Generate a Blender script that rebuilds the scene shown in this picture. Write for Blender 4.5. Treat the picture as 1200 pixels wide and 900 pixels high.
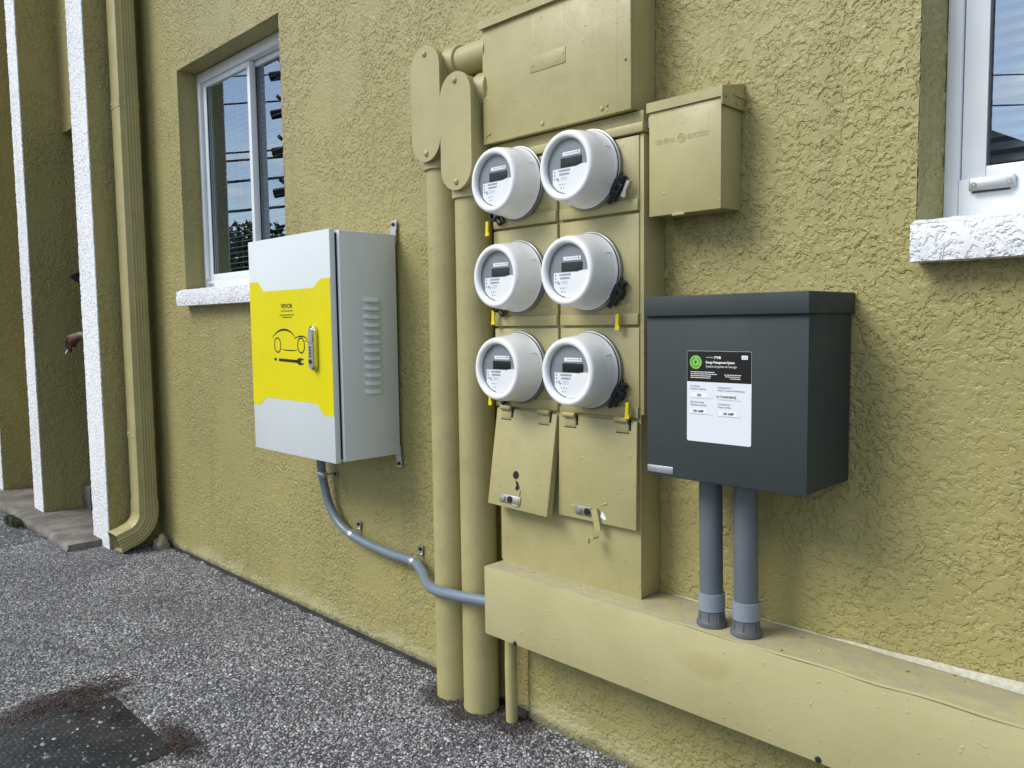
import bpy, bmesh, math, random
import numpy as np
from mathutils import Vector, Matrix
random.seed(7); rng = np.random.default_rng(7)
for o in list(bpy.data.objects): bpy.data.objects.remove(o)
S = bpy.context.scene; COL = S.collection

# ------------------------------------------------------------------ camera
def cam_axes(yaw, pitch, roll):
    f = Vector((-math.sin(yaw)*math.cos(pitch), math.cos(yaw)*math.cos(pitch), -math.sin(pitch)))
    r = f.cross(Vector((0, 0, 1))).normalized(); u = r.cross(f)
    return r*math.cos(roll)+u*math.sin(roll), -r*math.sin(roll)+u*math.cos(roll), f
cr, cu, cf = cam_axes(.78866, .07622, -.01342)
CAM = Vector((0, -1.54, 1.09))
cd = bpy.data.cameras.new('camera'); cam = bpy.data.objects.new('camera', cd); COL.objects.link(cam)
cam.matrix_world = Matrix(((cr.x, cu.x, -cf.x, CAM.x), (cr.y, cu.y, -cf.y, CAM.y), (cr.z, cu.z, -cf.z, CAM.z), (0, 0, 0, 1)))
cd.sensor_width = 36; cd.lens = 933/1200*36; cd.clip_start = .02; cd.clip_end = 2000
S.camera = cam

# ------------------------------------------------------------------ sky, sun, exposure
SUN_DIR = Vector((-.48, -.80, .88)).normalized()
SUN_EL = math.asin(SUN_DIR.z); SUN_AZ = math.atan2(SUN_DIR.x, SUN_DIR.y)
W = bpy.data.worlds.new('World'); S.world = W; W.use_nodes = True
nt = W.node_tree; nt.nodes.clear()
def N(t, typ, **kw):
    n = t.nodes.new(typ)
    for k, v in kw.items(): setattr(n, k, v)
    return n
out = N(nt, 'ShaderNodeOutputWorld'); bg = N(nt, 'ShaderNodeBackground'); bg.inputs[1].default_value = .095
sky = N(nt, 'ShaderNodeTexSky', sky_type='NISHITA', sun_disc=False)
sky.sun_elevation = SUN_EL; sky.sun_rotation = SUN_AZ; sky.air_density = 1.0; sky.dust_density = .8; sky.ozone_density = 1.2
tc = N(nt, 'ShaderNodeTexCoord'); sep = N(nt, 'ShaderNodeSeparateXYZ'); nt.links.new(tc.outputs['Generated'], sep.inputs[0])
mx = N(nt, 'ShaderNodeMath', operation='MAXIMUM'); nt.links.new(sep.outputs[2], mx.inputs[0]); mx.inputs[1].default_value = 0
ad = N(nt, 'ShaderNodeMath', operation='ADD'); nt.links.new(mx.outputs[0], ad.inputs[0]); ad.inputs[1].default_value = .16
dv = N(nt, 'ShaderNodeVectorMath', operation='DIVIDE'); cmb = N(nt, 'ShaderNodeCombineXYZ')
for i in range(3): nt.links.new(ad.outputs[0], cmb.inputs[i])
nt.links.new(tc.outputs['Generated'], dv.inputs[0]); nt.links.new(cmb.outputs[0], dv.inputs[1])
nz = N(nt, 'ShaderNodeTexNoise'); nz.inputs['Scale'].default_value = 1.8; nz.inputs['Detail'].default_value = 7; nz.inputs['Roughness'].default_value = .55
nz.inputs['Distortion'].default_value = .4
nt.links.new(dv.outputs[0], nz.inputs['Vector'])
cr1 = N(nt, 'ShaderNodeMapRange'); cr1.interpolation_type = 'SMOOTHSTEP'
cr1.inputs[1].default_value = .44; cr1.inputs[2].default_value = .64; cr1.inputs[3].default_value = .06
nt.links.new(nz.outputs[0], cr1.inputs[0])
nz2 = N(nt, 'ShaderNodeTexNoise'); nz2.inputs['Scale'].default_value = 2.2; nz2.inputs['Detail'].default_value = 6
nt.links.new(dv.outputs[0], nz2.inputs['Vector'])
crp = N(nt, 'ShaderNodeValToRGB'); crp.color_ramp.elements[0].position = .34; crp.color_ramp.elements[1].position = .62
crp.color_ramp.elements[0].color = (.34, .39, .48, 1); crp.color_ramp.elements[1].color = (1, 1, 1, 1)
nt.links.new(nz2.outputs[0], crp.inputs[0])
scl = N(nt, 'ShaderNodeVectorMath', operation='SCALE'); scl.inputs[3].default_value = 9.5
nt.links.new(crp.outputs[0], scl.inputs[0])
mix = N(nt, 'ShaderNodeMix', data_type='RGBA'); nt.links.new(cr1.outputs[0], mix.inputs[0])
nt.links.new(sky.outputs[0], mix.inputs[6]); nt.links.new(scl.outputs[0], mix.inputs[7])
nt.links.new(mix.outputs[2], bg.inputs[0]); nt.links.new(bg.outputs[0], out.inputs[0])
sl = bpy.data.lights.new('sun', 'SUN'); sl.energy = 1.5; sl.angle = math.radians(30); sl.color = (1, .97, .92)
so = bpy.data.objects.new('sun', sl); COL.objects.link(so)
so.rotation_euler = (-SUN_DIR).to_track_quat('-Z', 'Y').to_euler(); so.location = (-6, -8, 12)
vs = S.view_settings; vs.view_transform = 'Standard'; vs.look = 'None'; vs.exposure = 0.92; vs.gamma = 1; vs.use_curve_mapping = False

# ------------------------------------------------------------------ materials
MATS = {}
class G:
    """small node-graph helper"""
    def __init__(s, name, displace=False):
        s.m = bpy.data.materials.new(name); s.m.use_nodes = True; s.t = s.m.node_tree
        s.b = s.t.nodes['Principled BSDF']; s.o = s.t.nodes['Material Output']; s._c = None
        if displace: s.m.displacement_method = 'BOTH'
        MATS[name] = s.m
    def n(s, typ, **kw): return N(s.t, typ, **kw)
    def l(s, a, b): s.t.links.new(a, b)
    @property
    def co(s):
        if s._c is None: s._c = s.n('ShaderNodeTexCoord').outputs['Object']
        return s._c
    def noise(s, scale, detail=3, rough=.5, dist=0, vec=None):
        n = s.n('ShaderNodeTexNoise'); n.inputs['Scale'].default_value = scale; n.inputs['Detail'].default_value = detail
        n.inputs['Roughness'].default_value = rough; n.inputs['Distortion'].default_value = dist
        s.l(vec or s.co, n.inputs['Vector']); return n.outputs[0]
    def rng(s, v, a, b, c=0., d=1., smooth=True):
        n = s.n('ShaderNodeMapRange'); n.interpolation_type = 'SMOOTHSTEP' if smooth else 'LINEAR'
        s.l(v, n.inputs[0])
        for i, q in enumerate((a, b, c, d)): n.inputs[i+1].default_value = q
        return n.outputs[0]
    def math(s, op, a, b):
        n = s.n('ShaderNodeMath', operation=op)
        for i, q in enumerate((a, b)):
            if isinstance(q, (int, float)): n.inputs[i].default_value = q
            else: s.l(q, n.inputs[i])
        return n.outputs[0]
    def mix(s, f, a, b):
        n = s.n('ShaderNodeMix', data_type='RGBA')
        if isinstance(f, (int, float)): n.inputs[0].default_value = f
        else: s.l(f, n.inputs[0])
        for i, q in ((6, a), (7, b)):
            if isinstance(q, tuple): n.inputs[i].default_value = (*q[:3], 1)
            else: s.l(q, n.inputs[i])
        return n.outputs[2]
    def base(s, c):
        if isinstance(c, tuple): s.b.inputs['Base Color'].default_value = (*c[:3], 1)
        else: s.l(c, s.b.inputs['Base Color'])
    def rough(s, r):
        if isinstance(r, (int, float)): s.b.inputs['Roughness'].default_value = r
        else: s.l(r, s.b.inputs['Roughness'])
    def bump(s, h, strength=.3, dist=.002):
        n = s.n('ShaderNodeBump'); n.inputs['Strength'].default_value = strength; n.inputs['Distance'].default_value = dist
        s.l(h, n.inputs['Height']); s.l(n.outputs[0], s.b.inputs['Normal'])
    def disp(s, h, scale, mid=.5):
        n = s.n('ShaderNodeDisplacement'); n.inputs['Scale'].default_value = scale; n.inputs['Midlevel'].default_value = mid
        s.l(h, n.inputs['Height']); s.l(n.outputs[0], s.o.inputs['Displacement'])
def vary(c, k): return tuple(min(1, v*k) for v in c)

OLIVE = (.338, .298, .116)
OLIVEM = (.406, .362, .168)
def stucco(name, col, amp, scale=34, splash=False, rough=.5, flat=.35):
    g = G(name, True)
    a = g.noise(scale, 3, .55, .45); isl = g.rng(a, .455, .535)
    a2 = g.noise(scale*2.0, 2, .5, .3); isl2 = g.rng(a2, .44, .55)
    fine = g.noise(300, 3, .6)
    msk = g.rng(g.noise(2.9, 4, .62), .37, .55, flat*.75, 1.)
    tops = g.rng(g.noise(scale*.45, 2, .5), .48, .54, .20, .02)      # some island tops were trowelled clean
    w2 = g.math('ADD', g.math('MULTIPLY', g.math('SUBTRACT', 1.0, isl), .46), g.math('MULTIPLY', isl, tops))
    h = g.math('ADD', g.math('MULTIPLY', isl, .54), g.math('MULTIPLY', isl2, w2))
    h = g.math('MULTIPLY', h, msk)
    h = g.math('ADD', h, g.math('MULTIPLY', fine, .05))
    g.disp(h, amp, .4)
    v = g.noise(1.3, 4, .6); c = g.mix(g.rng(v, .3, .7), vary(col, .93), vary(col, 1.06))
    if splash:
        sx = g.n('ShaderNodeSeparateXYZ'); g.l(g.co, sx.inputs[0])
        zz = g.math('ADD', sx.outputs[2], g.math('MULTIPLY', g.noise(6, 3), .16))
        f = g.rng(zz, .10, .17, .55, 0.)
        c = g.mix(f, c, (.50, .47, .27))
        c = g.mix(g.rng(g.math('ADD', sx.outputs[2], g.math('MULTIPLY', g.noise(17, 4, .65), .05)), .030, .058, .7, 0.), c, (.085, .075, .045))
    mp = g.n('ShaderNodeMapping'); mp.inputs['Scale'].default_value = (11, 11, .8); g.l(g.co, mp.inputs[0])
    run = g.rng(g.noise(1, 4, .6, 0, mp.outputs[0]), .50, .74, 0., .34)
    c = g.mix(run, c, vary(col, .66))
    c = g.mix(g.rng(g.noise(9, 5, .7), .60, .74, 0., .25), c, vary(col, 1.18))
    g.base(c); g.rough(rough); g.b.inputs['Specular IOR Level'].default_value = .45
    return g.m
stucco('stucco', OLIVE, .0044, 46, splash=True, rough=.42)
stucco('stucco_fin', OLIVE, .0048, 44)
stucco('stucco_white', (.79, .81, .815), .0046, 46, flat=.85)
def paint(name, col, rough=.42, nib=.6, var=.06, metallic=0, orange=.12):
    g = G(name)
    v = g.noise(7, 4, .6); c = g.mix(g.rng(v, .3, .7), vary(col, 1-var), vary(col, 1+var)); g.base(c)
    nb = g.rng(g.noise(70, 2, .5, .3), .665, .72)
    nb2 = g.rng(g.noise(170, 2, .5, .2), .67, .72)
    mp = g.n('ShaderNodeMapping'); mp.inputs['Scale'].default_value = (34, 34, 1.3); g.l(g.co, mp.inputs[0])
    run = g.rng(g.noise(1, 3, .55, 0, mp.outputs[0]), .58, .68)
    n2 = g.noise(300, 3)
    h = g.math('ADD', g.math('MULTIPLY', nb, nib), g.math('MULTIPLY', n2, orange))
    h = g.math('ADD', h, g.math('MULTIPLY', run, nib*.45)); h = g.math('ADD', h, g.math('MULTIPLY', nb2, nib*.5))
    g.bump(g.math('ADD', h, g.math('MULTIPLY', g.noise(11, 2), nib*1.6)), .5, .0024)
    if var > .04:
        gm = g.rng(g.noise(5, 6, .72),   .53, .74, 0., .45); c = g.mix(gm, c, vary(col, .70))
        ch = g.rng(g.noise(46, 4, .7), .735, .75, 0., .8); c = g.mix(ch, c, (.56, .53, .38)); g.base(c)
    g.rough(g.rng(g.noise(14, 3), .3, .7, rough-.06, rough+.1)); g.b.inputs['Metallic'].default_value = metallic
    return g
paint('olive_metal', OLIVEM)
g = paint('olive_side', vary(OLIVEM, .97))
# horizontal wireway: brushed grain, a darker stain and scuffs
g = G('olive_trough')
mp = g.n('ShaderNodeMapping'); mp.inputs['Scale'].default_value = (6, 60, 130); g.l(g.co, mp.inputs[0])
gr = g.noise(1, 4, .6, 0, mp.outputs[0])
c = g.mix(g.rng(g.noise(5, 4, .6), .3, .72), (.405, .365, .178), (.455, .412, .212))
sx = g.n('ShaderNodeSeparateXYZ'); g.l(g.co, sx.inputs[0])
dx = g.math('MULTIPLY', g.math('ADD', sx.outputs[0], .845), 13); dz = g.math('MULTIPLY', g.math('ADD', sx.outputs[2], -.385), 26)
dd = g.math('ADD', g.math('MULTIPLY', dx, dx), g.math('MULTIPLY', dz, dz))
dd = g.math('ADD', dd, g.math('MULTIPLY', g.noise(19, 5, .65), 2.0))
c = g.mix(g.rng(dd, .95, 1.9, .42, 0.), c, (.33, .27, .10))
top = g.math('MULTIPLY', g.rng(sx.outputs[2], .4515, .4535), g.rng(g.noise(22, 5, .65), .34, .62))
c = g.mix(g.math('MULTIPLY', top, .8), c, (.34, .32, .22))
g.base(c); g.rough(.5)
nb = g.rng(g.noise(60, 2, .5, .3), .66, .72)
g.bump(g.math('ADD', g.math('ADD', g.math('MULTIPLY', gr, .3), g.math('MULTIPLY', nb, .8)), g.math('MULTIPLY', g.noise(8, 2), 1.5)), .5, .002)
def plain(name, col, rough=.5, metallic=0., spec=.5, emis=None, bumps=None, var=.0, coat=0):
    g = G(name)
    if var:
        g.base(g.mix(g.rng(g.noise(9, 4, .6), .3, .7), vary(col, 1-var), vary(col, 1+var)))
    else: g.base(col)
    g.rough(rough); g.b.inputs['Metallic'].default_value = metallic; g.b.inputs['Specular IOR Level'].default_value = spec
    g.b.inputs['Coat Weight'].default_value = coat
    if bumps: g.bump(g.noise(bumps[0], 3), bumps[1], .001)
    return g.m
plain('ev_white', (.65, .70, .70), .30, bumps=(700, .06), var=.012)
plain('yellow', (.70, .62, .0), .5, 0., .25, var=.02)
plain('black_ink', (.012, .012, .012), .45)
plain('white_ink', (.85, .86, .86), .5)
plain('chrome', (.62, .63, .64), .22, 1., var=.05)
plain('galv', (.55, .56, .56), .38, .9, bumps=(60, .1), var=.12)
plain('black_plastic', (.018, .019, .02), .38)
plain('gap_black', (.006, .006, .006), .8)
g = paint('dark_box', (.037, .049, .050), .60, .1, .03, orange=.05); g.b.inputs['Specular IOR Level'].default_value = .35
plain('sticker_white', (.74, .78, .82), .30)
plain('sticker_black', (.006, .006, .007), .28)
plain('green', (.22, .55, .09), .4)
plain('grey_ink', (.28, .29, .32), .5)
plain('pvc_dark', (.120, .142, .158), .40, bumps=(90, .06), var=.08)
plain('pvc_light', (.24, .275, .325), .38, var=.04)
plain('pvc_nut', (.11, .122, .13), .42, var=.15, bumps=(120, .15))
plain('flex', (.165, .205, .245), .33, var=.05)
plain('meter_white', (.83, .835, .82), .26, var=.012, coat=.2)
plain('meter_ring', (.30, .31, .31), .40, .7, var=.1)
plain('gasket', (.03, .03, .032), .5)
plain('meter_face', (.22, .235, .25), .45)
plain('lcd', (.010, .012, .011), .5, 0., .2)
plain('label_print', (.82, .85, .87), .4)
plain('tag_yellow', (.80, .62, .01), .4)
plain('steel', (.48, .46, .42), .4, .8, var=.2)
plain('vinyl', (.74, .77, .80), .35, var=.03)
plain('alu', (.55, .57, .59), .35, .8, var=.1)
plain('blind', (.50, .51, .50), .45)
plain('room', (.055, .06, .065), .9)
plain('reveal', (.30, .32, .33), .8)
plain('skin', (.095, .038, .024), .5, bumps=(300, .15), var=.1)
plain('cloth_dark', (.006, .006, .007), .9, 0., .08, bumps=(500, .3))
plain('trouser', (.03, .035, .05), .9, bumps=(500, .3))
plain('paper_white', (.8, .78, .74), .7)
plain('rubber', (.02, .02, .02), .7)
plain('wood_pole', (.10, .075, .055), .85, bumps=(30, .4), var=.2)
plain('wire', (.02, .02, .02), .6)
plain('house_wall', (.42, .38, .32), .8, var=.05)
plain('roof', (.11, .10, .095), .85, bumps=(14, .4), var=.15)
plain('bark', (.09, .065, .045), .9, bumps=(40, .5))
g = G('leaf'); gi = g.n('ShaderNodeNewGeometry'); g.base(g.mix(gi.outputs['Random Per Island'], (.022, .042, .012), (.07, .11, .03))); g.rough(.6)
g = G('moss'); gi = g.n('ShaderNodeNewGeometry'); g.base(g.mix(gi.outputs['Random Per Island'], (.018, .028, .010), (.085, .11, .035))); g.rough(.8)
g = G('needle'); gi = g.n('ShaderNodeNewGeometry'); g.base(g.mix(gi.outputs['Random Per Island'], (.016, .010, .008), (.11, .055, .034))); g.rough(.7)
# concrete
g = G('concrete'); c = g.mix(g.rng(g.noise(5, 6, .65), .35, .68), (.10, .088, .073), (.24, .215, .185))
c = g.mix(g.rng(g.noise(40, 3), .62, .72), c, (.10, .09, .08)); g.base(c); g.rough(.85)
g.bump(g.math('ADD', g.noise(60, 5, .7), g.noise(300, 2)), .5, .003)
g = G('caulk'); c = g.mix(g.rng(g.noise(70, 5, .7), .38, .66), (.42, .40, .27), (.53, .52, .44)); g.base(c); g.rough(.7)
g.bump(g.noise(120, 4), .5, .002)
g = G('rock'); g.base(g.mix(g.rng(g.noise(30, 4), .4, .65), (.20, .19, .12), (.36, .33, .22))); g.rough(.9); g.bump(g.noise(60, 5), .8, .006)
# asphalt
def dirt(g, c):
    sx = g.n('ShaderNodeSeparateXYZ'); g.l(g.co, sx.inputs[0]); m = None
    for (x, y, rx, ry) in ((-2.54, -.90, .09, .16), (-2.06, -.74, .13, .05), (-2.50, -1.1, .1, .2), (-1.75, -.075, .10, .09), (-1.62, -.08, .10, .10), (-1.49, -.06, .08, .08)):
        u = g.math('DIVIDE', g.math('ADD', sx.outputs[0], -x), rx); v = g.math('DIVIDE', g.math('ADD', sx.outputs[1], -y), ry)
        d = g.math('ADD', g.math('MULTIPLY', u, u), g.math('MULTIPLY', v, v)); d = g.math('ADD', d, g.math('MULTIPLY', g.noise(24, 4, .65), 1.3))
        f = g.rng(d, .9, 2.0, .85, 0.); m = f if m is None else g.math('MAXIMUM', m, f)
    wv = g.n('ShaderNodeTexNoise'); wv.inputs['Scale'].default_value = 5; wv.inputs['Detail'].default_value = 5; g.l(g.co, wv.inputs['Vector'])
    vm = g.n('ShaderNodeVectorMath', operation='MULTIPLY_ADD'); g.l(wv.outputs['Color'], vm.inputs[0]); vm.inputs[1].default_value = (.22, .22, 0); g.l(g.co, vm.inputs[2])
    vo = g.n('ShaderNodeTexVoronoi', feature='DISTANCE_TO_EDGE'); vo.inputs['Scale'].default_value = .85; g.l(vm.outputs[0], vo.inputs['Vector'])
    ck = g.math('MULTIPLY', g.rng(vo.outputs['Distance'], .004, .014, .38, 0.), g.rng(g.noise(1.6, 3), .46, .58))
    c = g.mix(ck, c, (.018, .018, .018))
    return g.mix(m, c, (.022, .014, .010))
g = G('asphalt')
v = g.n('ShaderNodeTexVoronoi'); v.inputs['Scale'].default_value = 120; g.l(g.co, v.inputs['Vector'])
sp = g.n('ShaderNodeSeparateColor'); g.l(v.outputs['Color'], sp.inputs[0])
c = g.mix(g.rng(sp.outputs[0], .55, .95), (.052, .052, .054), (.30, .30, .30))
c = g.mix(g.rng(g.noise(2.2, 5, .6), .42, .62), c, (.062, .062, .065))
c = dirt(g, c); g.base(c); g.rough(.8); g.bump(g.math('SUBTRACT', g.noise(70, 4, .6), v.outputs['Distance']), .8, .006)
g = G('aggregate'); gi = g.n('ShaderNodeNewGeometry'); r = g.n('ShaderNodeValToRGB')
g.l(gi.outputs['Random Per Island'], r.inputs[0]); e = r.color_ramp.elements
e[0].position = 0; e[0].color = (.085, .085, .088, 1); e[1].position = 1; e[1].color = (.70, .70, .69, 1)
for p, q in ((.30, .17), (.6, .31), (.88, .46)): x = e.new(p); x.color = (q, q, q*1.01, 1)
sx = g.n('ShaderNodeSeparateXYZ'); g.l(g.co, sx.inputs[0]); wear = g.math('ADD', g.noise(1.9, 5, .62), g.math('MULTIPLY', g.math('ADD', sx.outputs[0], 3.0), .07))
pn = g.rng(wear, .36, .60, .0, 1.)
dk = g.mix(.34, r.outputs[0], (.045, .046, .048))
g.base(dirt(g, g.mix(pn, dk, r.outputs[0]))); g.rough(.7)
g = G('tar'); g.base((.012, .012, .012)); g.rough(.8); g.bump(g.noise(120, 4), .8, .004)
g = G('checker_plate'); c = g.mix(g.rng(g.noise(6, 5, .65), .40, .66), (.014, .017, .021), (.045, .045, .045))
c = g.mix(g.rng(g.noise(16, 4, .7), .64, .72), c, (.30, .30, .29)); g.base(c); g.rough(.45); g.b.inputs['Metallic'].default_value = .2; g.bump(g.noise(200, 3), .2, .001)
# glass: reflective pane
def glass(name, ior, tint=(.9, .93, .93)):
    m = bpy.data.materials.new(name); m.use_nodes = True; t = m.node_tree; t.nodes.clear()
    o = N(t, 'ShaderNodeOutputMaterial'); mx = N(t, 'ShaderNodeMixShader'); fr = N(t, 'ShaderNodeFresnel'); fr.inputs[0].default_value = ior
    tr = N(t, 'ShaderNodeBsdfTransparent'); tr.inputs[0].default_value = (*tint, 1); gl = N(t, 'ShaderNodeBsdfGlossy'); gl.inputs['Roughness'].default_value = .004; gl.inputs['Color'].default_value = (.80, .90, 1., 1)
    ge = N(t, 'ShaderNodeNewGeometry'); inv = N(t, 'ShaderNodeMath', operation='SUBTRACT'); inv.inputs[0].default_value = 1; t.links.new(ge.outputs['Backfacing'], inv.inputs[1])
    mu = N(t, 'ShaderNodeMath', operation='MULTIPLY'); t.links.new(fr.outputs[0], mu.inputs[0]); t.links.new(inv.outputs[0], mu.inputs[1]); t.links.new(mu.outputs[0], mx.inputs[0]); t.links.new(tr.outputs[0], mx.inputs[1]); t.links.new(gl.outputs[0], mx.inputs[2]); t.links.new(mx.outputs[0], o.inputs[0])
    MATS[name] = m
glass('pane_glass', 4.2, (.80, .84, .86)); glass('meter_glass', 1.30, (.95, .96, .97)); glass('clear_tag', 1.4, (.93, .93, .9))

# ------------------------------------------------------------------ mesh helpers
class B:
    def __init__(s): s.bm = bmesh.new()
    def box(s, x0, x1, y0, y1, z0, z1, bev=0, seg=2, rot=None, pivot=None):
        vs = [s.bm.verts.new((x, y, z)) for x in (x0, x1) for y in (y0, y1) for z in (z0, z1)]
        q = [(0, 1, 3, 2), (4, 6, 7, 5), (0, 4, 5, 1), (2, 3, 7, 6), (0, 2, 6, 4), (1, 5, 7, 3)]
        fs = [s.bm.faces.new([vs[i] for i in f]) for f in q]
        geom = vs
        if bev:
            es = list({e for f in fs for e in f.edges})
            r = bmesh.ops.bevel(s.bm, geom=es, offset=bev, segments=seg, profile=.5, affect='EDGES')
            geom = list({v for v in r['verts']} | {v for v in vs if v.is_valid})
        if rot is not None:
            bmesh.ops.rotate(s.bm, verts=geom, cent=pivot or (0, 0, 0), matrix=rot)
        return s
    def tube(s, path, r, n=16, caps=True, up=(0, 0, 1)):
        path = [Vector(p) for p in path]; rs = r if isinstance(r, (list, tuple)) else [r]*len(path)
        rings = []; ref = None
        for i, p in enumerate(path):
            t = (path[min(i+1, len(path)-1)]-path[max(i-1, 0)]).normalized()
            if ref is None:
                a = Vector(up); a = a if abs(a.dot(t)) < .95 else Vector((1, 0, 0)); ref = (a-t*a.dot(t)).normalized()
            else: ref = (ref-t*ref.dot(t)).normalized()
            b = t.cross(ref)
            rings.append([s.bm.verts.new(p+(ref*math.cos(2*math.pi*k/n)+b*math.sin(2*math.pi*k/n))*rs[i]) for k in range(n)])
        for i in range(len(rings)-1):
            for k in range(n): s.bm.faces.new((rings[i][k], rings[i][(k+1) % n], rings[i+1][(k+1) % n], rings[i+1][k]))
        if caps: s.bm.faces.new(rings[0][::-1]); s.bm.faces.new(rings[-1])
        return s
    def cyl(s, p0, p1, r, n=24, r1=None): return s.tube([p0, p1], [r, r if r1 is None else r1], n)
    def lathe(s, prof, c=(0, 0, 0), n=48, capend=False):
        """profile [(r, y)] turned about the local Y axis through c"""
        rings = []
        for r, y in prof:
            rings.append([s.bm.verts.new((c[0]+r*math.cos(2*math.pi*k/n), c[1]+y, c[2]+r*math.sin(2*math.pi*k/n))) for k in range(n)])
        for i in range(len(rings)-1):
            for k in range(n): s.bm.faces.new((rings[i][k], rings[i][(k+1) % n], rings[i+1][(k+1) % n], rings[i+1][k]))
        if capend: s.bm.faces.new(rings[-1]); s.bm.faces.new(rings[0][::-1])
        return s
    def prism(s, poly, y0, y1, axis='y'):
        """poly in (x,z) extruded along y; axis 'x': poly in (y,z) extruded along x"""
        mk = (lambda p, v: (p[0], v, p[1])) if axis == 'y' else (lambda p, v: (v, p[0], p[1]))
        if axis == 'z': mk = lambda p, v: (p[0], p[1], v)
        a = [s.bm.verts.new(mk(p, y0)) for p in poly]; b = [s.bm.verts.new(mk(p, y1)) for p in poly]
        n = len(poly)
        for i in range(n): s.bm.faces.new((a[i], a[(i+1) % n], b[(i+1) % n], b[i]))
        s.bm.faces.new(a[::-1]); s.bm.faces.new(b)
        return s
    def ribbon(s, pts, w, y, dy=.0004):
        """flat painted stroke in the xz plane"""
        P = [Vector((p[0], p[1])) for p in pts]; L = []; R = []
        ws = w if isinstance(w, (list, tuple)) else [w]*len(P)
        closed = (P[0]-P[-1]).length < 1e-6
        for i, p in enumerate(P):
            a = P[i-1] if i else (P[-2] if closed else P[0]); b = P[i+1] if i < len(P)-1 else (P[1] if closed else P[-1])
            t = (b-a).normalized(); nn = Vector((-t.y, t.x))
            L.append(p+nn*ws[i]/2); R.append(p-nn*ws[i]/2)
        f = [[s.bm.verts.new((q.x, yy, q.y)) for q in X] for X in (L, R) for yy in (y,)]
        for i in range(len(P)-1): s.bm.faces.new((f[0][i], f[1][i], f[1][i+1], f[0][i+1]))
        return s
    def out(s, name, m, parent=None, smooth=40, label=None):
        bmesh.ops.recalc_face_normals(s.bm, faces=s.bm.faces)
        me = bpy.data.meshes.new(name); s.bm.to_mesh(me); s.bm.free()
        return link(name, me, m, parent, smooth, label)
def link(name, me, m, parent=None, smooth=40, label=None):
    if m: me.materials.clear(); me.materials.append(MATS[m])
    if smooth and len(me.polygons):
        me.polygons.foreach_set('use_smooth', [True]*len(me.polygons)); me.set_sharp_from_angle(angle=math.radians(smooth))
    o = bpy.data.objects.new(name, me); COL.objects.link(o)
    if parent is not None:
        o.parent = parent
        o.location = -(Vector(parent.get('_w', (0, 0, 0))))
    if label: o['label'] = label
    return o
def tag(o, label, cat, group=None, kind=None):
    o['label'] = label; o['category'] = cat
    if group: o['group'] = group
    if kind: o['kind'] = kind
    return o
def thing(name, label, cat, loc=(0, 0, 0), group=None, local=False):
    """an empty at the base; parts are modelled in world space unless local"""
    o = bpy.data.objects.new(name, None); COL.objects.link(o); o.location = loc; o.empty_display_size = .05
    if not local: o['_w'] = loc
    return tag(o, label, cat, group)
def struct(o, kind='structure'): o['kind'] = kind; return o
def copy_tree(o, parent=None):
    c = o.copy(); COL.objects.link(c)
    if parent is not None: c.parent = parent
    for ch in o.children: copy_tree(ch, c)
    return c
def grid_mesh(name, sheets, m, parent=None):
    """sheets: list of (P[nu,nv,3], keep mask[nu-1,nv-1]) welded into one mesh"""
    V = []; F = []; off = 0
    for P, keep in sheets:
        nu, nv = P.shape[:2]; idx = np.arange(nu*nv).reshape(nu, nv)+off
        q = np.stack([idx[:-1, :-1], idx[1:, :-1], idx[1:, 1:], idx[:-1, 1:]], -1)
        F.append(q[keep] if keep is not None else q.reshape(-1, 4)); V.append(P.reshape(-1, 3)); off += nu*nv
    V = np.concatenate(V); F = np.concatenate(F)
    key = np.round(V*20000).astype(np.int64)
    _, first, inv = np.unique(key, axis=0, return_index=True, return_inverse=True)
    inv = inv.reshape(-1); V = V[first]; F = inv[F]
    used = np.unique(F); rm = np.full(len(V), -1); rm[used] = np.arange(len(used)); V = V[used]; F = rm[F]
    me = bpy.data.meshes.new(name); me.vertices.add(len(V)); me.vertices.foreach_set('co', V.ravel().astype(np.float32))
    me.loops.add(F.size); me.loops.foreach_set('vertex_index', F.ravel().astype(np.int32))
    me.polygons.add(len(F)); me.polygons.foreach_set('loop_start', np.arange(0, F.size, 4, dtype=np.int32)); me.polygons.foreach_set('loop_total', np.full(len(F), 4, np.int32))
    me.update(calc_edges=True); me.validate()
    return link(name, me, m, parent, 60)
def raw_mesh(name, V, F, m, parent=None, smooth=0):
    V = np.asarray(V, np.float32); F = np.asarray(F, np.int32); k = F.shape[1]
    me = bpy.data.meshes.new(name); me.vertices.add(len(V)); me.vertices.foreach_set('co', V.ravel())
    me.loops.add(F.size); me.loops.foreach_set('vertex_index', F.ravel())
    me.polygons.add(len(F)); me.polygons.foreach_set('loop_start', np.arange(0, F.size, k, dtype=np.int32)); me.polygons.foreach_set('loop_total', np.full(len(F), k, np.int32))
    me.update(calc_edges=True)
    return link(name, me, m, parent, smooth)
def sp(brk, steps):
    a = [np.array([brk[0]])]
    for i, st in enumerate(steps):
        n = max(1, int(round((brk[i+1]-brk[i])/st))); a.append(np.linspace(brk[i], brk[i+1], n+1)[1:])
    return np.concatenate(a)
def sheet(U, Vv, fn): 
    uu, vv = np.meshgrid(U, Vv, indexing='ij'); return np.stack(np.broadcast_arrays(*fn(uu, vv)), -1).astype(float)
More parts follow.
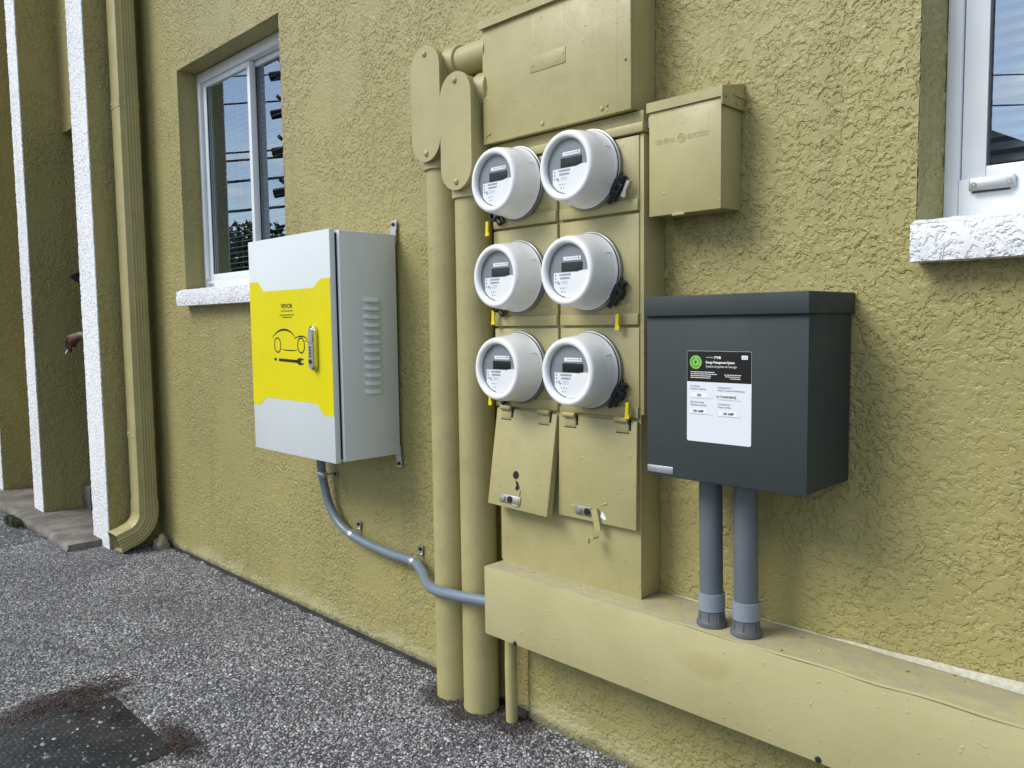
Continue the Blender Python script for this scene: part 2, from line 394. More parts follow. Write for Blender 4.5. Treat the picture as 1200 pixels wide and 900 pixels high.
def text(body, size, x, z, y, m, parent, name='lettering', align='LEFT', bold=0, sx=1, extrude=0):
    c = bpy.data.curves.new('t', 'FONT'); c.body = body; c.size = size; c.align_x = align; c.offset = bold; c.resolution_u = 3; c.extrude = extrude
    o = bpy.data.objects.new('t', c); COL.objects.link(o); bpy.context.view_layer.update()
    me = bpy.data.meshes.new_from_object(o.evaluated_get(bpy.context.evaluated_depsgraph_get()))
    bpy.data.objects.remove(o); bpy.data.curves.remove(c)
    me.transform(Matrix.Translation((x, y, z)) @ Matrix.Rotation(math.pi/2, 4, 'X') @ Matrix.Diagonal((sx, 1, 1, 1)))
    return link(name, me, m, parent, 0)
def arc(cx, cz, rx, rz, a0, a1, n=24): return [(cx+rx*math.cos(math.radians(a0+(a1-a0)*i/n)), cz+rz*math.sin(math.radians(a0+(a1-a0)*i/n))) for i in range(n+1)]
def spline(pts, n=10):
    P = [Vector(p) for p in pts]; P = [P[0]*2-P[1]]+P+[P[-1]*2-P[-2]]; o = []
    for i in range(1, len(P)-2):
        for k in range(n):
            t = k/n; a, b, c, d = P[i-1:i+3]
            o.append(.5*((2*b)+(c-a)*t+(2*a-5*b+4*c-d)*t*t+(3*b-a-3*c+d)*t**3))
    return o+[P[-2]]

# ------------------------------------------------------------------ ground
b = B(); L = 150
for (x0, x1, y0, y1) in ((-L, L, -L, L),):
    vs_ = [b.bm.verts.new(p) for p in ((x0, y0, 0), (x1, y0, 0), (x1, y1, 0), (x0, y1, 0))]; b.bm.faces.new(vs_)
ground = struct(b.out('asphalt_ground', 'asphalt', smooth=0))
# loose-looking aggregate standing proud of the binder
def aggregate(n, region, smin, smax, name, reject=None):
    x0, x1, y0, y1 = region
    c = np.stack([rng.uniform(x0, x1, n), rng.uniform(y0, y1, n), np.zeros(n)], 1)
    if reject is not None: c = c[~reject(c[:, 0], c[:, 1])]
    n = len(c)
    base = np.array([(1, 0, 0), (.3, .95, 0), (-.8, .6, 0), (-.8, -.6, 0), (.3, -.95, 0), (.45, .3, .8), (-.5, .25, .75), (.05, -.5, .85)], float)
    F = np.array([(0, 1, 5), (1, 2, 6), (1, 6, 5), (2, 3, 6), (3, 4, 7), (3, 7, 6), (4, 0, 7), (0, 5, 7), (5, 6, 7)])
    ang = rng.uniform(0, 6.283, n); s = rng.uniform(smin, smax, n)*(.7+.6*rng.random(n)**2)*np.where(rng.random(n) < .006, 1.9, 1.)
    j = base[None]+rng.normal(0, .17, (n, 8, 3)); j[:, :5, 2] = -.1
    j[:, :, 1] *= rng.uniform(.6, 1, n)[:, None]; j[:, :, 2] *= rng.uniform(.35, .8, n)[:, None]
    ca, sa = np.cos(ang)[:, None], np.sin(ang)[:, None]
    X = (j[..., 0]*ca-j[..., 1]*sa)*s[:, None]; Y = (j[..., 0]*sa+j[..., 1]*ca)*s[:, None]; Z = j[..., 2]*s[:, None]
    V = np.stack([X, Y, Z], -1)+c[:, None]; V[..., 2] += .0005
    FF = (F[None]+8*np.arange(n)[:, None, None]).reshape(-1, 3)
    return raw_mesh(name, V.reshape(-1, 3), FF, 'aggregate')
PX0, PX1, PY0, PY1 = -2.47, -2.02, -1.32, -.775
def rej(x, y):
    w = .016*np.sin(x*43+y*31)+.012*np.sin(x*97-y*71); a = (x > PX0+.012+w) & (x < PX1-.012+w) & (y < PY1-.014+w) & (y > PY0)
    a |= (y > -.012+.006*np.sin(x*31)) & (x > -4.15)
    a |= (x < -4.25) & (y > -.40)
    a |= (np.hypot(x+1.75, y+.06) < .052) | (np.hypot(x+1.63, y+.06) < .052)
    return a
ag = aggregate(130000, (-4.6, -.9, -1.36, .0), .0018, .0049, 'asphalt_aggregate', rej); struct(ag, 'stuff'); tag(ag, 'grey and white stone aggregate of the weathered asphalt', 'gravel')
ag2 = aggregate(16000, (-8.2, -4.6, -2.4, -.36), .0045, .008, 'asphalt_aggregate', rej); struct(ag2, 'stuff'); tag(ag2, 'finer stone aggregate of the asphalt in front of the porch slab', 'gravel')
# dark tar joint along the wall
xs = np.linspace(-4.13, -.4, 240); V = []; F = []
for i, x in enumerate(xs):
    w = .007+.005*math.sin(x*37)+.008*random.random(); V += [(x, .0, .008), (x, -w*.6, .010), (x, -w-.006, .0015)]
for i in range(len(xs)-1):
    for k in range(2): F.append((i*3+k, i*3+k+1, i*3+4+k, i*3+3+k))
struct(raw_mesh('tar_joint', V, F, 'tar', smooth=50))

# ------------------------------------------------------------------ main wall with window openings
LX0, LX1, RX0, RX1, ZS, ZH = -3.668, -2.748, -.513, .46, 1.262, 2.245
xs = sp([-4.15, LX0, LX1, -1.05, RX0, -.16, RX1, 1.6], [.0055, .0055, .0055, .004, .004, .05, .05])
zs = sp([-.04, .25, ZS, ZH, 2.72, 4.6], [.005, .0045, .0045, .006, .06])
P = sheet(xs, zs, lambda u, v: (u, u*0, v))
xc = (xs[:-1]+xs[1:])/2; zc = (zs[:-1]+zs[1:])/2
inz = (zc > ZS) & (zc < ZH)
keep = np.ones((len(xc), len(zc)), bool)
for a, b_ in ((LX0, LX1), (RX0, RX1)): keep &= ~(((xc > a) & (xc < b_))[:, None] & inz[None])
sheets = [(P, keep)]
ys = sp([0, .15], [.006]); zz = zs[(zs >= ZS-1e-6) & (zs <= ZH+1e-6)]
for a, b_ in ((LX0, LX1), (RX0, RX1)):
    xx = xs[(xs >= a-1e-6) & (xs <= b_+1e-6)]
    spl = .016 if a == RX0 else 0
    sheets.append((sheet(ys, zz, lambda u, v: (a+u*spl/.09, u, v)), None))
    sheets.append((sheet(ys, zz[::-1], lambda u, v: (b_+u*0, u, v)), None))
    sheets.append((sheet(xx, ys, lambda u, v: (np.where(u == a, a+v*spl/.09, u), v, u*0+ZH)), None))
    sheets.append((sheet(xx, ys[::-1], lambda u, v: (np.where(u == a, a+v*spl/.09, u), v, u*0+ZS)), None))
wall = grid_mesh('stucco_wall', sheets, 'stucco')
tag(wall, 'olive stucco wall carrying the meters and both windows', 'wall')
# plinth below the wireway
xs2 = sp([-1.50, -.62, 1.0], [.006, .05]); zs2 = sp([-.02, .268], [.005])
P = sheet(xs2, zs2, lambda u, v: (u, -.022+.022*np.clip((-1.47-u)/.03, 0, 1)**2, v))
plinth = grid_mesh('wall_plinth', [(P, None)], 'stucco'); tag(plinth, 'olive stucco plinth jutting out under the long horizontal wireway', 'wall')

# ------------------------------------------------------------------ windows
def window(name, x0, x1, mull, label, sillx0, sillx1, silllabel, right=False):
    t = thing(name, label, 'window', ((x0+x1)/2, .09, ZS))
    f = B(); fw = .026 if right else .042
    if right: x0 = x0+.016
    f.box(x0+.001, x0+fw, .088, .145, ZS+.002, ZH-.002, .002); f.box(x1-fw, x1-.001, .088, .145, ZS+.002, ZH-.002, .002)
    f.box(x0+fw+.0005, x1-fw-.0005, .089, .145, ZH-.047, ZH-.003, .002)
    zb = ZS+(.078 if right else .040)
    f.box(x0+fw+.0005, x1-fw-.0005, .086, .145, ZS+.002, zb, .002)
    if not right: f.box(x0+fw-.012, x0+fw+.004, .080, .0875, ZS+.05, ZH-.05, .001)
    f.out('frame', 'vinyl', t)
    s = B(); a = x0+fw+.0015; sw = .040 if right else .034; z0, z1 = zb+.001, ZH-.049
    def sash(xa, xb, ya, yb, swl, swr, nm):
        q = B(); q.box(xa, xa+swl, ya, yb, z0, z1, .002); q.box(xb-swr, xb, ya, yb, z0, z1, .002)
        q.box(xa+swl+.0003, xb-swr-.0003, ya, yb, z0, z0+(.02 if right else .03), .002); q.box(xa+swl+.0003, xb-swr-.0003, ya, yb, z1-.022, z1, .002)
        so_ = q.out(nm, 'vinyl', t)
        p = B(); p.box(xa+swl-.004, xb-swr+.004, (ya+yb)/2-.002, (ya+yb)/2+.002, z0+.01, z1-.01); p.out('pane', 'pane_glass', so_)
        gsk = B(); gsk.box(xa+swl+.0002, xa+swl+.003, ya+.003, ya+.008, z0+.021, z1-.023); gsk.out('glazing_gasket', 'gasket', so_)
    sash(a, mull+.004, .096, .121, sw, .024, 'sash')
    sash(mull-.02, x1-fw-.001, .122, .143, .02, .03, 'sash')
    if right:
        q = B(); q.box(-.452, -.378, .0775, .0855, 1.316, 1.339, .003); pl = q.out('vent_plate', 'alu', t)
        for sxx in (-.443, -.387):
            q = B(); q.lathe([(.0045, .0), (.0045, -.0015), (.003, -.0028)], (sxx, .0775, 1.327), 12, True); q.out('screw', 'steel', pl)
        q = B(); q.box(-.445, -.385, .0765, .0785, 1.312, 1.3155); q.out('slot', 'gap_black', pl)
    else:
        q = B(); q.box(x0+.06, x0+.10, .080, .0855, ZS+.012, ZS+.03, .002); q.out('weep_cover', 'alu', t)
    # blind behind the glass
    bl = B(); z = ZS+.05
    while z < ZH-.03:
        bl.box(x0+.05, x1-.05, .158, .180, z, z+.0012, rot=Matrix.Rotation(math.radians(18 if not right else 48), 3, 'X'), pivot=(0, .169, z)); z += .0235
    bo = bl.out('blind_slats', 'blind', t); bo['kind'] = 'stuff'
    cd_ = B()
    for fx in (.25, .72): cd_.cyl((x0+(x1-x0)*fx, .169, ZS+.03), (x0+(x1-x0)*fx, .169, ZH-.03), .0011, 6)
    cd_.out('blind_cord', 'blind', t)
    # sill: rough white masonry with a sloping top
    U = sp([sillx0, sillx1], [.006]); zf = np.linspace(1.188, 1.252, 12); yt = np.linspace(-.05, .15, 34)
    fr = sheet(U, zf, lambda u, v: (u, u*0-.05-.004*np.cos((v-1.22)*40), v))
    tp = sheet(U, yt, lambda u, v: (u, v, 1.252+(v+.05)*.055+np.minimum(.008, (v+.05)*.35)))
    bt = sheet(U[::-1], yt, lambda u, v: (u, v, u*0+1.188))
    e0 = sheet(yt[::-1], zf, lambda u, v: (u*0+sillx0, u, v+(v-1.188)/.064*((u+.05)*.055+np.minimum(.008, (u+.05)*.35))))
    e1 = sheet(yt, zf, lambda u, v: (u*0+sillx1, u, v+(v-1.188)/.064*((u+.05)*.055+np.minimum(.008, (u+.05)*.35))))
    grid_mesh('sill', [(fr, None), (tp, None), (bt, None), (e0, None), (e1, None)], 'stucco_white', t, ).data.materials[0]
    # room behind
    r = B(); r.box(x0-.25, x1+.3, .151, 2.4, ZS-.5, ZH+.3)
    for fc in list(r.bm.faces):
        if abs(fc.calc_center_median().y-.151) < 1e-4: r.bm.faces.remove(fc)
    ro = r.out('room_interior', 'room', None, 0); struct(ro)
    rv = B(); rv.box(x0-.05, x0+.0, .152, .26, ZS, ZH); rv.box(x1, x1+.05, .152, .26, ZS, ZH); rv.box(x0, x1, .152, .26, ZS-.05, ZS); rv.out('inner_reveal', 'reveal', t)
    return t
window('sliding_window', LX0, LX1, -3.178, 'two pane white sliding window above the white charger cabinet', -3.655, -2.735, '')
window('sliding_window', RX0, RX1, .02, 'white framed window cut off by the right edge, metal vent plate below', -.505, .47, '', True)

# ------------------------------------------------------------------ entry porch on the left: fins, lintel, slab
def fin(x0, x1, yf, z0, yb, label):
    t = thing('pillar', label, 'pillar', ((x0+x1)/2, yf, z0), 'white fronted stucco fins of the entry')
    ys_ = sp([yf+.004, yb], [.007]); zs_ = sp([z0-.02, 2.95, 4.6], [.008, .06])
    side = sheet(ys_, zs_, lambda u, v: (u*0+x1, u, v)); other = sheet(sp([yf+.004, yb], [.03]), sp([z0-.02, 4.6], [.03]), lambda u, v: (u*0+x0, u, v))
    grid_mesh('shaft', [(side, None), (other[::-1], None)], 'stucco_fin', t)
    xs_ = sp([x0, x1], [.007]); fr = sheet(xs_, zs_, lambda u, v: (u, u*0+yf, v))
    e = sheet(np.array([yf, yf+.005]), zs_, lambda u, v: (u*0+x1, u, v)); e2 = sheet(np.array([yf+.005, yf]), zs_, lambda u, v: (u*0+x0, u, v))
    grid_mesh('painted_front', [(fr, None), (e, None), (e2, None)], 'stucco_white', t, )
    return t
fin(-4.38, -4.15, -.235, 0, .9, 'white fronted olive stucco fin right beside the downspout')
fin(-5.33, -5.145, -.268, .03, .9, 'narrower white fronted olive stucco fin standing on the porch slab')
fin(-6.30, -6.07, -.268, .03, .9, 'olive stucco fin at the left picture edge beyond the narrow white stripe')
t = thing('entry_wall', 'olive stucco lintel above the shaded entry opening between the fins', 'wall', (-4.76, -.06, 2.22))
xs_ = sp([-5.144, -4.381], [.008]); zs_ = sp([2.215, 3.0, 4.6], [.008, .05])
grid_mesh('lintel', [(sheet(xs_, zs_, lambda u, v: (u, u*0-.06, v)), None), (sheet(xs_, np.linspace(.2, -.06, 20), lambda u, v: (u, v, u*0+2.215)), None)], 'stucco_fin', t)
b = B(); b.box(-5.143, -5.0, -.06, .25, .03, .165, .006); b.out('door_step', 'concrete', t)
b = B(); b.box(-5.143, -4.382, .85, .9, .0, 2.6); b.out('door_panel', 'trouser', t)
b = B(); b.box(-6.06, -5.335, .3, .4, .0, 4.6); b.out('back_wall', 'stucco_fin', t)
b = B(); b.box(-11.0, -6.31, .0, .4, .0, 4.6); b.out('far_wall', 'stucco_fin', t)
b = B(); b.box(-6.4, -4.1, .2, .9, 2.7, 2.8); b.out('ceiling', 'stucco_fin', t)
# slab
U = sp([-8.5, -4.26], [.02]); prof = [(-.39, -.01), (-.392, .008), (-.388, .022), (-.375, .031), (-.35, .033), (.9, .033)]
P = np.zeros((len(U), len(prof), 3))
for i, x in enumerate(U):
    w = .006*math.sin(x*9)+.004*math.sin(x*23+1)
    for k, (yy, z_) in enumerate(prof): P[i, k] = (x, yy+(w if k < 5 else 0), z_-(.01 if x > -4.29 and k in (1, 2, 3) else 0))
slab = grid_mesh('porch_slab', [(P, None)], 'concrete'); struct(slab)
b = B(); b.box(-4.262, -4.2595, -.39, -.02, -.01, .0325); struct(b.out('porch_slab_end', 'concrete', None, 0))

# ------------------------------------------------------------------ downspout
t = thing('downspout', 'olive ribbed metal downspout in the corner beside the white fin', 'downspout', (-4.06, -.09, .1))
DX0, DX1, DY0, DY1 = -4.115, -4.0, -.140, -.045
def ds_prof(sc=1.0):
    pts = []
    def corr(p, q, n, nrm):   # side with n raised ribs
        for i in range(n*4+1):
            f = i/(n*4); d = .0022*(1 if (i % 4) in (1, 2) else -1)
            pts.append((p[0]+(q[0]-p[0])*f+nrm[0]*d, p[1]+(q[1]-p[1])*f+nrm[1]*d))
    hx, hy = (DX1-DX0)/2*sc, (DY1-DY0)/2*sc; r = .014
    pts.append((-hx, hy-r)); pts.append((-hx, -hy+r)); pts += [(-hx+r*.3, -hy+r*.3), (-hx+r, -hy)]
    pts += [(hx-r, -hy), (hx-r*.3, -hy+r*.3)]
    corr((hx, -hy+r+.012), (hx, hy-r), 4, (1, 0))
    pts += [(hx-r*.3, hy-r*.3), (hx-r, hy), (-hx+r, hy), (-hx+r*.3, hy-r*.3)]
    return pts
def ds_sweep(path, dirs, name, sc=1.0, crimp=0, cap=False):
    """sweep the section; path centres, dirs = section's local -y axis ('front') per station"""
    bb = B(); rings = []
    for i, (p, d) in enumerate(zip(path, dirs)):
        s = sc+(crimp*(i % 2) if crimp else 0); pr = ds_prof(s); d = Vector(d); xx = Vector((1, 0, 0))
        rings.append([bb.bm.verts.new(Vector(p)+xx*q[0]-d*q[1]) for q in pr])
    n = len(rings[0])
    for i in range(len(rings)-1):
        for k in range(n): bb.bm.faces.new((rings[i][k], rings[i][(k+1) % n], rings[i+1][(k+1) % n], rings[i+1][k]))
    return bb.out(name, 'olive_side', t, 35)
cx, cy = (DX0+DX1)/2, (DY0+DY1)/2
ds_sweep([(cx, cy, 4.6), (cx, cy, .21)], [(0, -1, 0)]*2, 'pipe')
path = []; dirs = []
for i in range(15):
    a = math.radians(min(72, i*72/13)); R_ = .12
    path.append((cx, cy-R_*(1-math.cos(a)), .190-R_*math.sin(a))); dirs.append((0, -math.cos(a), math.sin(a)))
ext = Vector((0, -math.sin(math.radians(72)), -math.cos(math.radians(72))))
for k in (1, 2, 3): path.append(tuple(Vector(path[14])+ext*.022*k)); dirs.append(dirs[14])
ds_sweep([(cx, cy, .25)]+path, [(0, -1, 0)]+dirs, 'elbow', 1.03, .03)
for z_ in (.575, 2.15): ds_sweep([(cx, cy, z_-.018), (cx, cy, z_+.018)], [(0, -1, 0)]*2, 'joint_band', 1.035)
for z_ in (.575, 2.15):
    b = B(); b.lathe([(.005, 0), (.005, -.002), (.003, -.004)], (DX0+.03, DY0-.002, z_), 10, True); b.out('screw', 'steel', t)

# ------------------------------------------------------------------ EV charger cabinet
EX0, EX1, EZ0, EZ1 = -2.572, -2.064, .673, 1.376; EF = -.243
t = thing('charger_cabinet', 'white steel EV charger cabinet with yellow panel and car drawing', 'cabinet', (-2.31, -.12, EZ0))
b = B(); b.box(EX0+.012, -2.050, -.219, -.012, EZ0+.004, EZ1-.003, .003); b.out('body', 'ev_white', t)
b = B(); b.box(EX0+.02, -2.062, -.2235, -.218, EZ0+.012, EZ1-.012); b.out('door_seal', 'gap_black', t)
b = B(); b.box(EX0, EX1, EF, -.2235, EZ0, EZ1, .0025); door = b.out('door', 'ev_white', t)
yd = EF-.0004
poly = [(-2.5705, 1.240), (-2.510, 1.238), (-2.474, 1.206), (-2.162, 1.206), (-2.118, 1.232), (-2.0655, 1.232), (-2.0655, .817), (-2.120, .817), (-2.162, .851), (-2.484, .852), (-2.520, .826), (-2.5705, .823)]
b = B(); b.bm.faces.new([b.bm.verts.new((x, yd, z)) for x, z in poly]); dec = b.out('yellow_decal', 'yellow', door, 0)
yi = EF-.0008
text('VEVOR', .0200, -2.325, 1.1475, yi, 'black_ink', door, 'lettering', 'CENTER', .0005, 1.18)
text('TOUGH TOOLS, HALF PRICE', .0068, -2.325, 1.1365, yi, 'black_ink', door, 'lettering', 'CENTER', .0001, .86)
b = B()
for k, (w, z_) in enumerate(((.092, 1.126), (.058, 1.1185))):
    x = -2.325-w/2
    while x < -2.325+w/2:
        q = random.uniform(.006, .014); b.ribbon([(x, z_), (min(x+q, -2.325+w/2), z_)], .0034, yi); x += q+.003
b.out('small_print', 'black_ink', door, 0)['kind'] = 'stuff'
b = B()
sm = lambda L_: [(p.x, p.y) for p in spline([Vector((x, z, 0)) for x, z in L_], 6)]
rp = sm([(-2.428, 1.052), (-2.405, 1.065), (-2.375, 1.076), (-2.346, 1.079), (-2.315, 1.075), (-2.290, 1.063), (-2.272, 1.049)]); n = len(rp)
b.ribbon(rp, [.0012+.0058*math.sin(math.pi*i/(n-1))**1.3 for i in range(n)], yi)
hp = sm([(-2.285, 1.050), (-2.262, 1.056), (-2.238, 1.058), (-2.215, 1.054), (-2.195, 1.043)]); n = len(hp)
b.ribbon(hp, [.001+.0038*math.sin(math.pi*i/(n-1)) for i in range(n)], yi)
b.ribbon([(-2.222, 1.047), (-2.211, 1.043), (-2.200, 1.039)], [.001, .0036, .001], yi)
for cx_ in (-2.391, -2.243): b.ribbon(arc(cx_, 1.029, .0205, .0235, 0, 360, 36), .0046, yi)
b.ribbon([(-2.370, 1.017), (-2.34, 1.013), (-2.295, 1.012), (-2.264, 1.015)], [.001, .0036, .0036, .001], yi)
b.out('car_drawing', 'black_ink', door, 0)['kind'] = 'stuff'
b = B(); pz = .981
b.ribbon([(-2.416, pz+.0015), (-2.400, pz+.001)], .0085, yi); b.ribbon([(-2.386, pz), (-2.268, pz-.003)], .0095, yi)
b.ribbon([(-2.272, pz-.003), (-2.264, pz-.003), (-2.258, pz-.003), (-2.246, pz-.003)], [.010, .018, .023, .023], yi)
for dz_ in (.007, -.007): b.ribbon([(-2.246, pz-.003+dz_), (-2.231, pz-.003+dz_)], .0055, yi)
b.out('plug_drawing', 'black_ink', door, 0)['kind'] = 'stuff'
# lock handle
lk = B(); lk.prism(arc(-2.160, 1.0765, .0165, .0165, 0, 180, 12)+arc(-2.160, .969, .0165, .0165, 180, 360, 12), EF-.0005, EF-.014)
bmesh.ops.bevel(lk.bm, geom=[e for e in lk.bm.edges if all(abs(v.co.y-EF+.014) < 1e-5 for v in e.verts)], offset=.004, segments=3, affect='EDGES')
lo = lk.out('lock_handle', 'chrome', door, 40)
q = B(); q.prism(arc(-2.160, 1.072, .0105, .0105, 0, 180, 10)+arc(-2.160, 1.05, .0105, .0105, 180, 360, 10), EF-.014, EF-.018); q.out('push_button', 'alu', lo, 30)
q = B(); q.prism([(-2.172, 1.036), (-2.148, 1.036), (-2.148, .965), (-2.160, .958), (-2.172, .965)], EF-.014, EF-.0185); q.out('lever', 'alu', lo, 20)
q = B(); q.lathe([(.0068, 0), (.0068, -.004), (.004, -.005)], (-2.160, EF-.0180, .982), 16, True); q.out('keyhole', 'black_plastic', lo)
for i in range(4):
    q = B(); q.box(-2.165, -2.155, EF-.0192, EF-.0184, 1.022-.009*i, 1.027-.009*i); q.out('dial_wheel', 'black_ink', lo, 0)
# louvres: one shared mesh
lv = B(); prof = [(0, -.0080), (.0125, -.0078), (.0135, -.0062), (.0105, .0015), (.0045, .0075), (0, .009)]
rings = []
for k in range(9):
    f = k/8; yy = -.141+.066*f; s = min(1, math.sin(math.pi*min(max(f, .0), 1.))*2.2+.02)
    rings.append([lv.bm.verts.new((-2.0502+p[0]*s, yy, p[1]*(.55+.45*s))) for p in prof])
for i in range(8):
    for k in range(5): lv.bm.faces.new((rings[i][k], rings[i][k+1], rings[i+1][k+1], rings[i+1][k]))
l0 = lv.out('louver', 'ev_white', t, 50); wl = l0.location.copy()
for i in range(12):
    o = l0 if i == 0 else l0.copy()
    if i: COL.objects.link(o)
    o.location = wl+Vector((0, 0, 1.168-i*(1.168-.886)/11))
for zz_, s in ((EZ1, 1), (EZ0, -1)):
    q = B(); q.box(-2.076, -2.048, -.012, -.0095, zz_-.03*s, zz_+.012*s, 0)
    q.box(-2.076, -2.048, -.0095, -.0065, zz_+.010*s, zz_+.042*s, .001, rot=Matrix.Rotation(math.radians(0), 3, 'X')); br = q.out('bracket', 'galv', t, 20)
    q = B(); q.lathe([(.006, 0), (.006, -.003), (.004, -.006)], (-2.062, -.0095, zz_+.029*s), 12, True); q.out('bolt', 'black_plastic', br)
q = B(); q.box(-2.51, -2.48, -.012, -.008, EZ1-.02, EZ1+.03, .001); q.out('bracket', 'galv', t, 20)

# ------------------------------------------------------------------ grey flexible conduit
fx = thing('flexible_conduit', 'bluish grey flexible conduit curving from the charger cabinet to the wireway', 'conduit', (-2.49, -.04, .67))
path = spline([(-2.478, -.045, .69), (-2.482, -.042, .60), (-2.474, -.036, .52), (-2.445, -.032, .445), (-2.385, -.030, .392), (-2.305, -.030, .366), (-2.20, -.030, .352), (-2.08, -.030, .345), (-1.965, -.034, .346), (-1.89, -.058, .333), (-1.815, -.098, .322), (-1.735, -.128, .330), (-1.63, -.131, .339), (-1.50, -.120, .350)], 10)
b = B(); b.tube(path, .0152, 16); b.out('tube', 'flex', fx)
def clamp(px, tilt, lab):
    i = min(range(len(path)), key=lambda k: abs(path[k].x-px) if lab != 'top' else abs(path[k].z-px)); p = path[i]; d = (path[i+1]-path[i-1]).normalized()
    q = B(); q.tube([p-d*.011, p-d*.009, p+d*.009, p+d*.011], [.0160, .0172, .0172, .0160], 16); cl = q.out('pipe_clamp', 'galv', fx)
    up = Vector((1, 0, 0)) if lab == 'top' else Vector((0, 0, 1)); u = (up-d*up.dot(d)).normalized()
    a = p+u*.017; a2 = p+u*.047; a.y = a2.y = -.006
    q = B(); w = d*.010; w.y = 0
    poly_ = [a-w, a+w, a2+w, a2-w]
    f0 = [q.bm.verts.new(v+Vector((0, -.002, 0))) for v in poly_]; f1 = [q.bm.verts.new(v+Vector((0, .001, 0))) for v in poly_]
    for k in range(4): q.bm.faces.new((f0[k], f0[(k+1) % 4], f1[(k+1) % 4], f1[k]))
    q.bm.faces.new(f0); q.bm.faces.new(f1); q.tube([p+u*.014, a], .004, 6); q.out('ear', 'galv', cl, 20)
    c = (a+a2)/2; q = B(); q.lathe([(.0065, 0), (.0065, -.003), (.004, -.006)], (c.x+u.x*.004, -.008, c.z+u.z*.004), 12, True); q.out('screw', 'black_plastic', cl)
clamp(.560, 0, 'top'); clamp(-2.318, 0, ''); clamp(-1.962, 0, '')

# ------------------------------------------------------------------ riser conduits with access fittings
def riser(x, y, zc0, zc1, label, nz, capx):
    t = thing('riser_conduit', label, 'conduit', (x, y, 0), 'olive painted riser conduits')
    b = B(); b.tube([(x, y, -.02), (x, y, zc0+.05)], .0505, 32); b.out('pipe', 'olive_side', t)
    b = B(); b.tube([(x, y, zc0-.018), (x, y, zc0-.016), (x, y, zc0+.05), (x, y, zc0+.06)], [.0545, .0575, .0575, .05], 32); b.out('coupling', 'olive_side', t)
    hw = .0615; cz0, cz1 = zc0+hw, zc1-hw
    sh = lambda w: arc(capx, cz1, w, w, 0, 180, 20)+arc(capx, cz0, w, w, 180, 360, 20)
    b = B(); b.prism(sh(hw-.004), -.118, -.012); b.out('fitting_body', 'olive_side', t, 30)
    b = B(); P0 = sh(hw); P1 = sh(hw-.002)
    b.prism(P0, -.1285, -.119); bmesh.ops.bevel(b.bm, geom=[e for e in b.bm.edges if abs(e.verts[0].co.y+.1285) < 1e-5 and abs(e.verts[1].co.y+.1285) < 1e-5], offset=.0025, segments=2, affect='EDGES')
    cv = b.out('cover', 'olive_metal', t, 35)
    for zz_ in (zc0+.022, zc1-.022):
        q = B(); q.lathe([(.0085, 0), (.0080, -.003), (.0045, -.0058), (.001, -.0062)], (capx, -.1283, zz_), 14, True); q.out('screw', 'olive_side', cv)
    b = B(); b.tube([(capx+.04, y, nz), (-1.540, y, nz)], .040, 28); b.out('nipple', 'olive_side', t)
    b = B(); b.tube([(capx+.045, y, nz), (capx+.06, y, nz), (capx+.085, y, nz), (capx+.088, y, nz)], [.050, .0475, .0465, .041], 28); b.out('nipple_coupling', 'olive_side', t)
riser(-1.750, -.060, 1.536, 1.846, 'left olive riser conduit with the higher rounded access cover', 1.796, -1.743)
riser(-1.630, -.060, 1.444, 1.750, 'right olive riser conduit whose rounded cover sits lower, next to the meters', 1.700, -1.620)
t = thing('ground_wire_pipe', 'thin olive pipe rising from the asphalt to the wireway end', 'conduit', (-1.507, -.06, 0))
b = B(); b.tube([(-1.507, -.06, -.02), (-1.509, -.06, .15), (-1.507, -.06, .285)], .0165, 18); b.out('pipe', 'olive_side', t)

# ------------------------------------------------------------------ wireway (long horizontal trough)
t = thing('wireway', 'long olive painted horizontal wireway running off to the right', 'wireway', (-.5, -.075, .27))
b = B(); b.box(-1.513, 1.2, -.150, -.0005, .272, .4545, .0025); b.out('trough', 'olive_trough', t)
b = B(); U = np.linspace(-.93, .3, 90)
b.tube([(x, -.1475+.0012*math.sin(x*40), .4555+.0012*math.sin(x*27)+.004*max(0, x+.9)*.5) for x in U], [.0018+.0016*min(1, max(0, (x+.93)/.4)) for x in U], 8); b.out('paint_bead', 'olive_metal', t)
V = []; F = []; U = np.linspace(-1.02, .4, 120)
for x in U:
    h = .003+.015*min(1, max(0, (x+.66)/.45))+.0007*math.sin(x*50); w = .006+.020*min(1, max(0, (x+.66)/.45))+.001*math.sin(x*33)
    V += [(x, -.002, .4535+h), (x, -.35*w-.002, .4545+h*.42), (x, -w, .4550)]
for i in range(len(U)-1):
    for k in range(2): F.append((i*3+k, i*3+k+1, i*3+k+4, i*3+k+3))
raw_mesh('caulk_fillet', V, F, 'caulk', t, 60)
for x, z_ in ((-1.40, .2735), (-.61, .2765)):
    q = B(); q.lathe([(.0058, 0), (.0058, -.003), (.003, -.004)], (x, -.1495, z_+.003), 12, True); q.out('screw', 'black_plastic', t)

tg = aggregate(110, (-1.5, -.2, -.145, -.004), .0012, .0038, 'wireway_debris', lambda x, y: ((x < -1.0) & (y > -.085)) | (rng.random(len(x)) < np.clip(-y/.14, 0, .85))); struct(tg, 'stuff'); tag(tg, 'small flecks of debris lying on top of the wireway', 'debris'); tg.location.z = .4545

